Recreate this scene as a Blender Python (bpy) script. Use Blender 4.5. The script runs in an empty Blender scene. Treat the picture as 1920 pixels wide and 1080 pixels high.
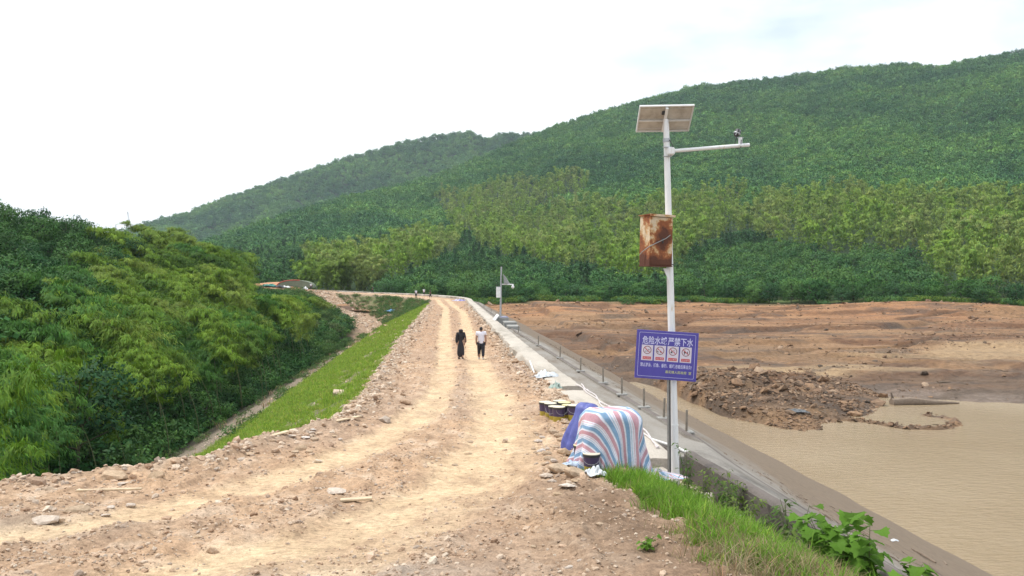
import bpy, bmesh, math, random
import numpy as np
from mathutils import Vector, Matrix, Quaternion
random.seed(7); RNG = np.random.default_rng(11)
sc = bpy.context.scene
COL = sc.collection
PI = math.pi
# ---------------------------------------------------------------- camera
F, CX, CY = 1507.0, 960.0, 540.0
YAW, PIT, CAMZ = math.atan(120/F), math.atan(14/F), 4.1
cam = bpy.data.cameras.new('camera'); camo = bpy.data.objects.new('camera', cam); COL.objects.link(camo)
cam.sensor_width = 36; cam.lens = F/1920*36; cam.clip_start = .1; cam.clip_end = 6000
camo.location = (0, 0, CAMZ); camo.rotation_euler = (PI/2-PIT, 0, -YAW); sc.camera = camo
# ---------------------------------------------------------------- world, sun, exposure
SUN_EL, SUN_AZ = math.radians(62), math.radians(-70)      # azimuth from +Y towards +X
w = bpy.data.worlds.new('World'); sc.world = w; w.use_nodes = True
nt = w.node_tree; nt.nodes.clear()
N = nt.nodes.new; LK = nt.links.new
out = N('ShaderNodeOutputWorld'); bg = N('ShaderNodeBackground'); bg.inputs[1].default_value = .10
sky = N('ShaderNodeTexSky'); sky.sky_type = 'NISHITA'; sky.sun_disc = False
sky.sun_elevation = SUN_EL; sky.sun_rotation = SUN_AZ; sky.dust_density = 2.0
tc = N('ShaderNodeTexCoord'); mp = N('ShaderNodeMapping'); mp.inputs['Scale'].default_value = (1, 1, 2.6)
mp.inputs['Location'].default_value = (.35, .1, .2)
n1 = N('ShaderNodeTexNoise'); n1.inputs['Scale'].default_value = 2.1; n1.inputs['Detail'].default_value = 7; n1.inputs['Roughness'].default_value = .55
rp = N('ShaderNodeValToRGB'); rp.color_ramp.elements[0].position = .30; rp.color_ramp.elements[0].color = (.28, .28, .28, 1)
rp.color_ramp.elements[1].position = .50; rp.color_ramp.elements[1].color = (1, 1, 1, 1)
mx = N('ShaderNodeMixRGB'); mx.inputs[2].default_value = (6.3, 6.5, 6.7, 1)     # cloud deck radiance (x .1)
LK(tc.outputs['Generated'], mp.inputs[0]); LK(mp.outputs[0], n1.inputs[0]); LK(n1.outputs[0], rp.inputs[0])
LK(rp.outputs[0], mx.inputs[0]); LK(sky.outputs[0], mx.inputs[1]); LK(mx.outputs[0], bg.inputs[0]); LK(bg.outputs[0], out.inputs[0])
sl = bpy.data.lights.new('sun', 'SUN'); sl.energy = 1.5; sl.angle = math.radians(12); sl.color = (1, .95, .86)
so = bpy.data.objects.new('sun', sl); COL.objects.link(so)
sd = Vector((math.sin(SUN_AZ)*math.cos(SUN_EL), math.cos(SUN_AZ)*math.cos(SUN_EL), math.sin(SUN_EL)))
so.rotation_euler = (-sd).to_track_quat('-Z', 'Y').to_euler()
sc.view_settings.view_transform = 'Standard'; sc.view_settings.look = 'None'
sc.view_settings.exposure = 1.12; sc.view_settings.gamma = 1; sc.view_settings.use_curve_mapping = False
sc.render.engine = 'CYCLES'; sc.cycles.use_denoising = True
sc.cycles.max_bounces = 6; sc.cycles.transparent_max_bounces = 8; sc.cycles.volume_bounces = 0; sc.cycles.diffuse_bounces = 3
# ---------------------------------------------------------------- pixel <-> world (to survey the place from the photograph)
_f = np.array((math.sin(YAW)*math.cos(PIT), math.cos(YAW)*math.cos(PIT), -math.sin(PIT)))
_r = np.array((math.cos(YAW), -math.sin(YAW), 0)); _u = np.cross(_r, _f)
def ray(X, Y): return _f + (X-CX)/F*_r - (Y-CY)/F*_u
def at(X, Y, z=None, d=None):
    v = ray(X, Y); t = (z-CAMZ)/v[2] if z is not None else d
    return Vector((v[0]*t, v[1]*t, CAMZ+v[2]*t))
def proj(P):
    P = np.asarray(P, float) - np.array((0, 0, CAMZ)); d = np.maximum(P @ _f, .01)
    return CX + F*(P @ _r)/d, CY - F*(P @ _u)/d, d
# ---------------------------------------------------------------- noise
_T = np.random.default_rng(5).random((256, 256))
def vn(x, y):
    xi = np.floor(x).astype(int); yi = np.floor(y).astype(int); fx = x-xi; fy = y-yi
    fx = fx*fx*(3-2*fx); fy = fy*fy*(3-2*fy)
    a = _T[xi & 255, yi & 255]; b = _T[(xi+1) & 255, yi & 255]; c = _T[xi & 255, (yi+1) & 255]; d = _T[(xi+1) & 255, (yi+1) & 255]
    return (a*(1-fx)+b*fx)*(1-fy)+(c*(1-fx)+d*fx)*fy
def fbm(x, y, o=4, g=.5):
    x = np.asarray(x, float); y = np.asarray(y, float)
    s = 0; a = 1; t = 0
    for i in range(o):
        s = s + a*(vn(x+17.3*i, y-9.1*i)*2-1); t += a; a *= g; x = x*2.03; y = y*2.03
    return s/t
def ss(a, b, x):
    t = np.clip((np.asarray(x, float)-a)/(b-a), 0, 1); return t*t*(3-2*t)
# ---------------------------------------------------------------- object helpers
def tag(o, label=None, cat=None, group=None, kind=None):
    if label: o['label'] = label
    if cat: o['category'] = cat
    if group: o['group'] = group
    if kind: o['kind'] = kind
    return o
def link(name, me, mat=None, parent=None):
    o = bpy.data.objects.new(name, me)
    if mat is not None:
        for m in (mat if isinstance(mat, (list, tuple)) else [mat]): me.materials.append(m)
    COL.objects.link(o)
    if parent: o.parent = parent
    return o
def empty(name, loc=(0, 0, 0), rot=(0, 0, 0)):
    o = bpy.data.objects.new(name, None); o.empty_display_size = .2; COL.objects.link(o); o.location = loc; o.rotation_euler = rot; return o
def np_mesh(name, V, Fc, smooth=True, cols=None, uvs=None):
    V = np.asarray(V, np.float32); Fc = np.asarray(Fc, np.int32); me = bpy.data.meshes.new(name); k = Fc.shape[1]
    me.vertices.add(len(V)); me.vertices.foreach_set('co', V.ravel())
    me.loops.add(Fc.size); me.loops.foreach_set('vertex_index', Fc.ravel())
    me.polygons.add(len(Fc)); me.polygons.foreach_set('loop_start', np.arange(0, Fc.size, k, dtype=np.int32))
    me.polygons.foreach_set('loop_total', np.full(len(Fc), k, np.int32))
    me.polygons.foreach_set('use_smooth', np.full(len(Fc), smooth, bool))
    me.update(calc_edges=True)
    if cols is not None:
        a = me.color_attributes.new('col', 'FLOAT_COLOR', 'POINT')
        c = np.ones((len(V), 4), np.float32); c[:, :3] = cols; a.data.foreach_set('color', c.ravel())
    if uvs is not None:
        a = me.attributes.new('cloth', 'FLOAT_VECTOR', 'POINT'); c = np.zeros((len(V), 3), np.float32); c[:, :2] = uvs
        a.data.foreach_set('vector', c.ravel())
    return me
def grid_mesh(name, X, Y, Z, cols=None, smooth=True):
    n, m = X.shape; V = np.stack([X, Y, Z], -1).reshape(-1, 3); i = np.arange(n*m).reshape(n, m)
    Fc = np.stack([i[:-1, :-1], i[:-1, 1:], i[1:, 1:], i[1:, :-1]], -1).reshape(-1, 4)
    return np_mesh(name, V, Fc, smooth, None if cols is None else cols.reshape(-1, 3))
class MB:
    """collects simple shapes and links them as one mesh object"""
    def __init__(s): s.V = []; s.F = []
    def add(s, V, Fc):
        b = len(s.V); s.V += [tuple(v) for v in V]; s.F += [tuple(i+b for i in f) for f in Fc]; return s
    def box(s, c, d, rot=None, bev=0):
        x, y, z = [q/2 for q in d]; R = rot or Matrix.Identity(3)
        if bev:
            b = bev; V = []
            for sx in (-1, 1):
                for sy in (-1, 1):
                    for sz in (-1, 1):
                        V += [(sx*x, sy*(y-b), sz*(z-b)), (sx*(x-b), sy*y, sz*(z-b)), (sx*(x-b), sy*(y-b), sz*z)]
            bm = bmesh.new(); [bm.verts.new(v) for v in V]; bmesh.ops.convex_hull(bm, input=list(bm.verts))
            bm.verts.ensure_lookup_table(); bm.verts.index_update()
            s.add([Vector(c)+R @ v.co for v in bm.verts], [[v.index for v in f.verts] for f in bm.faces]); bm.free(); return s
        V = [Vector(c)+R @ Vector((i*x, j*y, k*z)) for i in (-1, 1) for j in (-1, 1) for k in (-1, 1)]
        return s.add(V, [(0, 1, 3, 2), (4, 6, 7, 5), (0, 4, 5, 1), (2, 3, 7, 6), (0, 2, 6, 4), (1, 5, 7, 3)])
    def tube(s, pts, r, n=8, cap=True):
        P = [Vector(p) for p in pts]; R = r if isinstance(r, (list, tuple)) else [r]*len(P); V = []; Fc = []
        up = Vector((0, 0, 1)); prev = None
        for i, p in enumerate(P):
            t = (P[min(i+1, len(P)-1)]-P[max(i-1, 0)]).normalized()
            a = (prev if prev is not None else (up if abs(t.z) < .9 else Vector((1, 0, 0)))); a = (a-t*a.dot(t)).normalized(); prev = a; b = t.cross(a)
            for k in range(n):
                an = 2*PI*k/n; V.append(p+(a*math.cos(an)+b*math.sin(an))*R[i])
        for i in range(len(P)-1):
            for k in range(n): Fc.append((i*n+k, i*n+(k+1) % n, (i+1)*n+(k+1) % n, (i+1)*n+k))
        if cap: Fc.append(tuple(range(n-1, -1, -1))); Fc.append(tuple((len(P)-1)*n+k for k in range(n)))
        return s.add(V, Fc)
    def lathe(s, prof, n=20, M=None):
        V = []; Fc = []
        for r, z in prof:
            for k in range(n): V.append(Vector((r*math.cos(2*PI*k/n), r*math.sin(2*PI*k/n), z)))
        for i in range(len(prof)-1):
            for k in range(n): Fc.append((i*n+k, i*n+(k+1) % n, (i+1)*n+(k+1) % n, (i+1)*n+k))
        if prof[0][0] > .0005: Fc.append(tuple(range(n-1, -1, -1)))
        if prof[-1][0] > .0005: Fc.append(tuple((len(prof)-1)*n+k for k in range(n)))
        if M is not None: V = [M @ v for v in V]
        return s.add(V, Fc)
    def build(s, name, mat, parent=None, smooth=False):
        me = bpy.data.meshes.new(name); me.from_pydata([tuple(v) for v in s.V], [], s.F); me.update()
        if smooth:
            me.polygons.foreach_set('use_smooth', [True]*len(me.polygons)); me.set_sharp_from_angle(angle=math.radians(40))
        return link(name, me, mat, parent)
# ---------------------------------------------------------------- materials
MAT = {}
def base_mat(name):
    m = bpy.data.materials.new(name); m.use_nodes = True; MAT[name] = m; return m, m.node_tree, m.node_tree.nodes['Principled BSDF']
def noise(nt, scale, detail=4, rough=.55, coord='Object', vec=None, stretch=None):
    n = nt.nodes.new('ShaderNodeTexNoise'); n.inputs['Scale'].default_value = scale; n.inputs['Detail'].default_value = detail; n.inputs['Roughness'].default_value = rough
    t = nt.nodes.new('ShaderNodeTexCoord'); src = t.outputs[coord]
    if stretch:
        q = nt.nodes.new('ShaderNodeMapping'); q.inputs['Scale'].default_value = stretch; nt.links.new(src, q.inputs[0]); src = q.outputs[0]
    nt.links.new(src, n.inputs['Vector']); return n.outputs['Fac']
def ramp(nt, src, stops):
    r = nt.nodes.new('ShaderNodeValToRGB'); e = r.color_ramp.elements
    while len(e) > 1: e.remove(e[0])
    e[0].position = stops[0][0]; e[0].color = (*stops[0][1], 1)
    for p, c in stops[1:]:
        q = e.new(p); q.color = (*c, 1)
    nt.links.new(src, r.inputs[0]); return r.outputs[0]
def mixc(nt, fac, a, b, mode='MIX'):
    m = nt.nodes.new('ShaderNodeMixRGB'); m.blend_type = mode
    for i, v in ((0, fac), (1, a), (2, b)):
        if hasattr(v, 'is_linked'): nt.links.new(v, m.inputs[i])
        elif i == 0: m.inputs[0].default_value = v
        else: m.inputs[i].default_value = (*v, 1)
    return m.outputs[0]
def bump(nt, b, src, strength=.3, dist=.02):
    n = nt.nodes.new('ShaderNodeBump'); n.inputs['Strength'].default_value = strength; n.inputs['Distance'].default_value = dist
    nt.links.new(src, n.inputs['Height']); nt.links.new(n.outputs[0], b.inputs['Normal'])
def simple(name, stops, scale=8, rough=.7, metal=0, bmp=0, detail=5, stretch=None, dist=.01):
    m, nt, b = base_mat(name); n = noise(nt, scale, detail, .6, stretch=stretch)
    nt.links.new(ramp(nt, n, stops), b.inputs['Base Color']); b.inputs['Roughness'].default_value = rough; b.inputs['Metallic'].default_value = metal
    if bmp: bump(nt, b, n, bmp, dist)
    return m
def two(c, k=.25): return [(.3, tuple(q*(1-k) for q in c)), (.7, tuple(min(1, q*(1+k)) for q in c))]
def leafmat(name, cols, trans=.3, patch=None, pscale=.02):
    """cols: colours picked per plant; patch: second set blended in by where the plant stands"""
    m, nt, b = base_mat(name); L = nt.links.new
    oi = nt.nodes.new('ShaderNodeObjectInfo')
    k = len(cols); c = ramp(nt, oi.outputs['Random'], [(i/max(1, k-1), q) for i, q in enumerate(cols)])
    if patch:
        n = nt.nodes.new('ShaderNodeTexNoise'); n.inputs['Scale'].default_value = pscale; n.inputs['Detail'].default_value = 4; L(oi.outputs['Location'], n.inputs['Vector'])
        r = nt.nodes.new('ShaderNodeMapRange'); r.inputs[1].default_value = .4; r.inputs[2].default_value = .62; L(n.outputs['Fac'], r.inputs[0])
        c = mixc(nt, r.outputs[0], c, ramp(nt, oi.outputs['Random'], [(i/max(1, len(patch)-1), q) for i, q in enumerate(patch)]))
    a = nt.nodes.new('ShaderNodeAttribute'); a.attribute_name = 'col'
    c = mixc(nt, 1, c, a.outputs['Color'], 'MULTIPLY')
    L(c, b.inputs['Base Color']); b.inputs['Roughness'].default_value = .6; b.inputs['Specular IOR Level'].default_value = .1
    t = nt.nodes.new('ShaderNodeBsdfTranslucent'); L(c, t.inputs[0]); ms = nt.nodes.new('ShaderNodeMixShader'); ms.inputs[0].default_value = trans
    L(b.outputs[0], ms.inputs[1]); L(t.outputs[0], ms.inputs[2]); L(ms.outputs[0], nt.nodes['Material Output'].inputs[0]); return m
def earth(name, stones=(60, 14), k=.5, bstr=.6, bd=.03, rough=.95):
    m, nt, b = base_mat(name); L = nt.links.new
    a = nt.nodes.new('ShaderNodeAttribute'); a.attribute_name = 'col'
    n1 = noise(nt, stones[1], 6, .7); n2 = noise(nt, stones[0], 5, .7); n3 = noise(nt, 1.7, 6, .65)
    c = mixc(nt, 1, a.outputs['Color'], ramp(nt, n1, [(.25, (1-k,)*3), (.5, (1, 1, 1)), (.75, (1+k*.8,)*3)]), 'MULTIPLY')
    c = mixc(nt, 1, c, ramp(nt, n2, [(.3, (1-k*.6, 1-k*.62, 1-k*.66)), (.7, (1+k*.5, 1+k*.5, 1+k*.52))]), 'MULTIPLY')
    c = mixc(nt, 1, c, ramp(nt, n3, [(.3, (.86, .83, .8)), (.7, (1.13, 1.14, 1.15))]), 'MULTIPLY')
    L(c, b.inputs['Base Color']); b.inputs['Roughness'].default_value = rough; b.inputs['Specular IOR Level'].default_value = .2
    ad = nt.nodes.new('ShaderNodeMath'); ad.operation = 'MULTIPLY_ADD'; L(n2, ad.inputs[0]); ad.inputs[1].default_value = .35; L(n1, ad.inputs[2])
    bump(nt, b, ad.outputs[0], bstr, bd); return m
M_ground = earth('dirt', (55, 11), .5, .8, .05)
M_mud = earth('mud', (9, 1.6), .45, .8, .25, .8)
M_hill = earth('hill_soil', (.6, .08), .5, .6, 1.5)
def conc(name, c, dark, mudc=None):
    m, nt, b = base_mat(name); L = nt.links.new
    n1 = noise(nt, .8, 7, .7, stretch=(1.2, .35, 1.2)); n2 = noise(nt, 22, 5, .65)
    col = ramp(nt, n1, [(.28, dark), (.48, c), (.72, tuple(q*1.15 for q in c))])
    col = mixc(nt, 1, col, ramp(nt, n2, [(.3, (.8, .79, .77)), (.7, (1.12, 1.12, 1.12))]), 'MULTIPLY')
    if mudc:
        tcn = nt.nodes.new('ShaderNodeTexCoord'); sp = nt.nodes.new('ShaderNodeSeparateXYZ'); L(tcn.outputs['Object'], sp.inputs[0])
        ad = nt.nodes.new('ShaderNodeMath'); ad.operation = 'MULTIPLY_ADD'; L(n1, ad.inputs[0]); ad.inputs[1].default_value = 2.2; L(sp.outputs['Z'], ad.inputs[2])
        r = nt.nodes.new('ShaderNodeMapRange'); r.inputs[1].default_value = 1.3; r.inputs[2].default_value = .45; L(ad.outputs[0], r.inputs[0])
        r2 = nt.nodes.new('ShaderNodeMath'); r2.operation = 'MULTIPLY'; r2.use_clamp = True; L(r.outputs[0], r2.inputs[0]); r2.inputs[1].default_value = 1
        col = mixc(nt, r2.outputs[0], col, mixc(nt, 1, ramp(nt, noise(nt, 5, 6, .7), [(.3, (.75, .75, .75)), (.7, (1.2, 1.2, 1.2))]), mudc, 'MULTIPLY'))
    L(col, b.inputs['Base Color']); b.inputs['Roughness'].default_value = .85; b.inputs['Specular IOR Level'].default_value = .3
    bump(nt, b, n2, .5, .012); return m
M_cap = conc('old_concrete_cap', (.46, .42, .37), (.27, .24, .2))
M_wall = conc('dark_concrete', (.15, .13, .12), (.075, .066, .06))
M_ledge = conc('grey_concrete', (.25, .235, .215), (.12, .11, .1), (.19, .145, .105))
M_plinth = conc('plinth_concrete', (.3, .3, .29), (.18, .18, .17))
# ================================================================ THE LIE OF THE LAND
_cs = np.array([0, 3, 6, 9, 12, 16, 20, 30, 42, 60, 140, 170, 190, 211, 225, 240, 300])
_cz = np.array([2.35, 2.2, 1.75, 1.35, 1.02, .78, .6, .3, .03, 0, 0, .4, .8, 1.3, 2.0, 2.6, 3.0])
def crest(s): return np.interp(s, _cs, _cz)
_ls = np.array([-5, 4, 8, 10.5, 12.7, 14.4, 17, 20.2, 26, 42, 66, 120, 150, 240])
_lv = np.array([-16, -13, -10.5, -8.5, -6.7, -4.5, -4.05, -2.75, -2.55, -2.95, -3.1, -3.05, -3.1, -3.1])
def ledge_v(s): return np.interp(s, _ls, _lv)
RB, YB = 57.0, 150.0
def damc(x, y):
    x = np.asarray(x, float); y = np.asarray(y, float)
    th = np.arctan2(y-YB, x+RB); rho = np.hypot(x+RB, y-YB)
    s = np.where(y < YB, y, np.where(x > -RB, YB+RB*th, YB+RB*PI/2+(-RB-x)))
    v = np.where(y < YB, x, np.where(x > -RB, rho-RB, y-YB-RB)); return s, v
def dampt(s, v):
    s = np.asarray(s, float); v = np.asarray(v, float); th = np.clip((s-YB)/RB, 0, PI/2); ex = np.maximum(s-YB-RB*PI/2, 0)
    x = np.where(s < YB, v, -RB+(RB+v)*np.cos(th)-ex); y = np.where(s < YB, s, YB+(RB+v)*np.sin(th)); return x, y
def face_z(v): return .7-.5*(v-5.05)
def left_hill(x, y):
    xf = np.interp(y, [0, 130, 155, 200, 240], [-20, -20, -17, -29, -36]); zf = np.interp(y, [-20, 5, 20, 110, 150, 185, 205, 240], [-3, -7, -9.8, -9.8, -6.5, -1.5, 1.6, 2.0])
    sl = np.interp(y, [0, 60, 150, 175, 200], [.42, .38, .36, .2, .03]); sr = np.interp(y, [0, 80, 100, 125, 150, 170, 200], [70, 64, 56, 46, 36, 28, 20])
    d = xf-x
    z = zf+sl*np.minimum(np.maximum(d, -2), sr)+.02*np.maximum(d-sr, 0)
    z = z-ss(0, 1, (y-205)/60)*10*ss(15, 40, d)
    return z+fbm(x*.07, y*.07, 3)*1.3*ss(2, 14, d)*ss(200, 150, y)
def zland(x, y, fine=True):
    s, v = damc(x, y); c = crest(s); e = ledge_v(s)
    z = np.where(v > e, c, c-.5*(e-v))
    sidefall = ss(2.5, 4.7, v)*.8*ss(21, 14, s)
    z = z-np.where(v > 2, sidefall, 0)
    z = np.where((v > np.where(s > 16.2, 4.0, 4.85)), np.minimum(np.minimum(z, c-.6), face_z(v)-.6), z)
    hl = left_hill(x, y)
    z = np.where((v < -3), np.maximum(z, hl), z)
    # spoil mound at the far abutment
    z = z+1.9*np.exp(-(((x+43)/7.5)**2+((y-211)/5)**2))
    return z
def bed_shore(x):
    return np.interp(x, [14, 18.6, 19.6, 20.6, 22, 23.8, 26, 29, 32.3, 35, 36.8, 47, 60, 100, 200],
                     [79, 79, 74, 57, 54.5, 52.6, 54, 57, 58.4, 62.5, 66.7, 62.3, 60, 57, 50])
def chan(x, y):
    wx = fbm(x*.03+7, y*.03, 3)*14; q = np.abs(fbm((x+wx)*.022+40, (y+wx*.5)*.05+11, 3, .45)); return ss(.055, .012, q)
def zbed(x, y):
    ys = bed_shore(x)+fbm(x*.5, y*.12, 4)*1.6+fbm(x*2, y*.3, 2)*.5
    d = y-ys
    z = np.where(d > 0, -6+.8*(1-np.exp(-np.maximum(d, 0)/7))+.0285*d, -6+np.maximum(.22*d, -2.5))
    land = ss(2, 14, d)
    t = fbm(x*.035+3, y*.06, 3); z = z+land*(t*.55)
    tt = (z+fbm(x*.05, y*.05, 2)*.3)*1.25; z = z*(1-.8*land)+.8*land*((np.floor(tt)+ss(.80, .97, tt-np.floor(tt)))/1.25)      # terraces cut by the falling water
    z = z+land*fbm(x*.28, y*.34, 4)*.26-land*chan(x, y)*.55
    # orange shoulder on the right, spit crest, gully
    z = z+1.3*ss(0, 1, 1-np.hypot((x-98)/38, (y-160)/24))*land+.9*ss(0, 1, 1-np.hypot((x-22)/16, (y-170)/18))*land; rq = np.hypot(x, y)+fbm(x*.06, 3+y*0, 3)*5; z = z+.7*ss(183, 187, rq)*land*ss(200, 195, rq)
    z = z+(.95+.35*fbm(x*.5, y*.5, 3))*np.exp(-((x-25.5)/5.5)**4-((y-64-(x-25)*.25)/8)**4)*ss(.0, 1.8, d)
    P0, P1 = at(1292, 582, z=-1.6), at(1150, 628, z=-2.6)
    a = np.clip(((x-P0.x)*(P1.x-P0.x)+(y-P0.y)*(P1.y-P0.y))/((P1.x-P0.x)**2+(P1.y-P0.y)**2), 0, 1)
    dd = np.hypot(x-(P0.x+a*(P1.x-P0.x)), y-(P0.y+a*(P1.y-P0.y))); z = z-1.0*np.exp(-(dd/1.6)**2)
    # thin curved bar of debris in the water
    bp = [(28, 56.4), (29.7, 55.2), (31.2, 52.4), (33.2, 52.0), (35.6, 53.6), (36.6, 55.6), (35.6, 57.6)]
    db = np.full(np.shape(x), 99.)
    for (ax, ay), (bx, by) in zip(bp, bp[1:]):
        a = np.clip(((x-ax)*(bx-ax)+(y-ay)*(by-ay))/((bx-ax)**2+(by-ay)**2), 0, 1); db = np.minimum(db, np.hypot(x-ax-a*(bx-ax), y-ay-a*(by-ay)))
    z = np.maximum(z, -6.5+.72*np.exp(-(db/.55)**2)+.1*fbm(x*1.5, y*1.5, 2))
    r = np.hypot(x, y); z = np.maximum(z, np.where(r > 188, np.minimum(-1.9+(r-188)*.09, -1.3), -99)); z = np.where(r > 203, z-(r-203)*.4, z)
    return z
# far hillside: surveyed columns (photo column -> ridge row, ridge distance)
_HX = np.array([-1500, -400, 100, 250, 370, 500, 600, 700, 820, 900, 975, 1100, 1200, 1290, 1400, 1500, 1600, 1700, 1760, 1850, 1920, 2100, 2600, 4500])
_HY = np.array([520, 510, 500, 480, 445, 408, 375, 349, 321, 288, 256, 213, 184, 160, 147, 136, 121, 116, 118, 105, 94, 78, 60, 110])
_HR = np.array([420, 450, 480, 520, 600, 700, 780, 850, 920, 980, 1030, 1080, 1100, 1120, 1120, 1120, 1120, 1120, 1120, 1120, 1120, 1120, 1120, 900])
_G0 = np.array([0, .04, .12, .22, .39, .61, .83, 1]); _G1 = np.array([0, .06, .19, .33, .5, .69, .89, 1])
def zhill(az, r):
    X = 960+F*np.tan(np.clip(az-YAW, -1.25, 1.25)); dep = r*np.cos(np.clip(az-YAW, -1.25, 1.25))
    yr = np.interp(X, _HX, _HY); rr = np.interp(X, _HX, _HR)
    yr = yr+8*F/rr
    t = (r-196)/(rr-196); y = 568+(yr-568)*np.interp(t, _G0, _G1)
    z = CAMZ+(526-y)/F*dep
    over = np.maximum(r-rr, 0); z = z-over*.45
    x = r*np.sin(az); yy = r*np.cos(az)
    gul = fbm(X*.006+r*.0016, r*.0012+2, 3)
    z = z+gul*np.interp(r, [200, 300, 500, 800, 1100], [.3, 4, 14, 20, 12])*np.clip(1-over/100, 0, 1)*(1-.75*ss(.75, .98, t))
    return z+fbm(x*.03, yy*.03, 3)*np.interp(r, [196, 260, 500], [.1, 1.2, 2.0])
_DX = np.array([-400, 100, 180, 240, 360, 500, 620, 740, 830, 885, 912, 945, 975, 1050, 1150, 1400])
_DY = np.array([500, 470, 450, 432, 398, 349, 309, 274, 256, 250, 264, 252, 254, 244, 240, 240])
def zfar(az, r):
    X = 960+F*np.tan(az-YAW); dep = r*np.cos(az-YAW); yr = np.interp(X, _DX, _DY)+2
    t = (r-1150)/(1650-1150); y = 530+(yr-530)*np.interp(t, [0, .5, 1], [0, .55, 1]); z = CAMZ+(526-y)/F*dep
    return z-np.maximum(r-1650, 0)*.5+fbm(r*np.sin(az)*.01, r*np.cos(az)*.01, 4)*14*ss(1.05, .8, t)*ss(0, .2, t)
def hit(X, Y, f=None, n=60, d0=3, d1=400):
    """first meeting of the sight line with the near ground"""
    v = ray(X, Y); f = f or zland; ts = np.geomspace(d0, d1, 700); P = np.array((0, 0, CAMZ))+ts[:, None]*v
    below = P[:, 2] < f(P[:, 0], P[:, 1]); i = int(np.argmax(below)) if below.any() else len(ts)-1
    a, b = ts[max(i-1, 0)], ts[i]
    for _ in range(20):
        m = (a+b)/2; p = np.array((0, 0, CAMZ))+m*v
        if p[2] < float(f(np.array([p[0]]), np.array([p[1]]))[0]): b = m
        else: a = m
    p = np.array((0, 0, CAMZ))+b*v; return Vector(p)
def poly_dist(x, y, pts):
    d = np.full(np.shape(x), 1e9)
    for (ax, ay), (bx, by) in zip(pts, pts[1:]):
        L = (bx-ax)**2+(by-ay)**2+1e-9; a = np.clip(((x-ax)*(bx-ax)+(y-ay)*(by-ay))/L, 0, 1)
        d = np.minimum(d, np.hypot(x-ax-a*(bx-ax), y-ay-a*(by-ay)))
    return d
def pl(pix): return [tuple(hit(*p)[:2]) for p in pix]
_far = [tuple(float(q) for q in dampt(s, v)) for s, v in ((225, .4), (205, .2), (190, -.4), (175, -.9), (162, -.9))]
RUT_A = _far+pl([(836, 578), (833, 620), (836, 680), (828, 725), (795, 772), (705, 828), (600, 872), (450, 915), (250, 965), (0, 1010)])
RUT_B = [tuple(float(q) for q in dampt(s, v+1.5)) for s, v in ((225, .4), (205, .2), (190, -.4), (175, -.6), (162, -.4))]+pl([(868, 585), (878, 630), (896, 680), (915, 730), (932, 780), (925, 835), (850, 910), (650, 990), (350, 1075)])
RUT_C = pl([(905, 700), (960, 780), (975, 830), (930, 900), (800, 970), (600, 1070)])
CHUTE = pl([(588, 545), (612, 556), (640, 575), (672, 592), (700, 612), (725, 630)])
def rutmask(x, y):
    n = fbm(x*1.2, y*.5, 3)*.22; wd = np.interp(y, [6, 14, 40], [.44, .50, .44])
    n = n*1.6+fbm(x*4, y*2.5, 3)*.25; a = ss(1.55, .55, poly_dist(x, y, RUT_A)/wd+n); b = ss(1.6, .5, poly_dist(x, y, RUT_B)/(wd*1.15)+n); c = ss(1.3, .5, poly_dist(x, y, RUT_C)/(wd*1.2)+n)*.6
    return np.maximum(np.maximum(a, b), c)
def fine(x, y):
    """relief of the dirt: lumps, wheel tracks, berm of stones on the left edge, dug heap at the wall end"""
    s, v = damc(x, y); e = ledge_v(s); rm = rutmask(x, y); on = ss(-.8, .2, v-e)*ss(4.7, 4.3, v)
    z = fbm(x*2.2, y*2.2, 4, .6)*.05*(1-rm*.8)+fbm(x*9, y*9, 3, .65)*.028*(1-rm*.75)-rm*.055
    z = z+.12*np.exp(-((v-e-.35)/.35)**2)*(1+fbm(x*1.7, y*1.7, 3))*ss(60, 25, s)
    z = z+.06*ss(.2, .8, fbm(x*4, y*1.1, 3)+.3)*(1-rm)
    heap = np.exp(-(((x-1.7)/.75)**2+((y-10.2)/3.2)**2)); z = z+heap*(.14+.12*fbm(x*3.3, y*3.3, 4, .6))
    z = z+.12*np.exp(-((v-3.3)/.45)**2)*ss(16, 22, s)*(1+fbm(x*1.3, y*1.3, 3))*ss(140, 60, s)
    return z*on+(1-on)*fbm(x*1.1, y*1.1, 4, .6)*.13
def zg(x, y): return zland(x, y)+fine(np.asarray(x, float), np.asarray(y, float))
def z1(x, y): return float(zg(np.array([float(x)]), np.array([float(y)]))[0])
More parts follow.
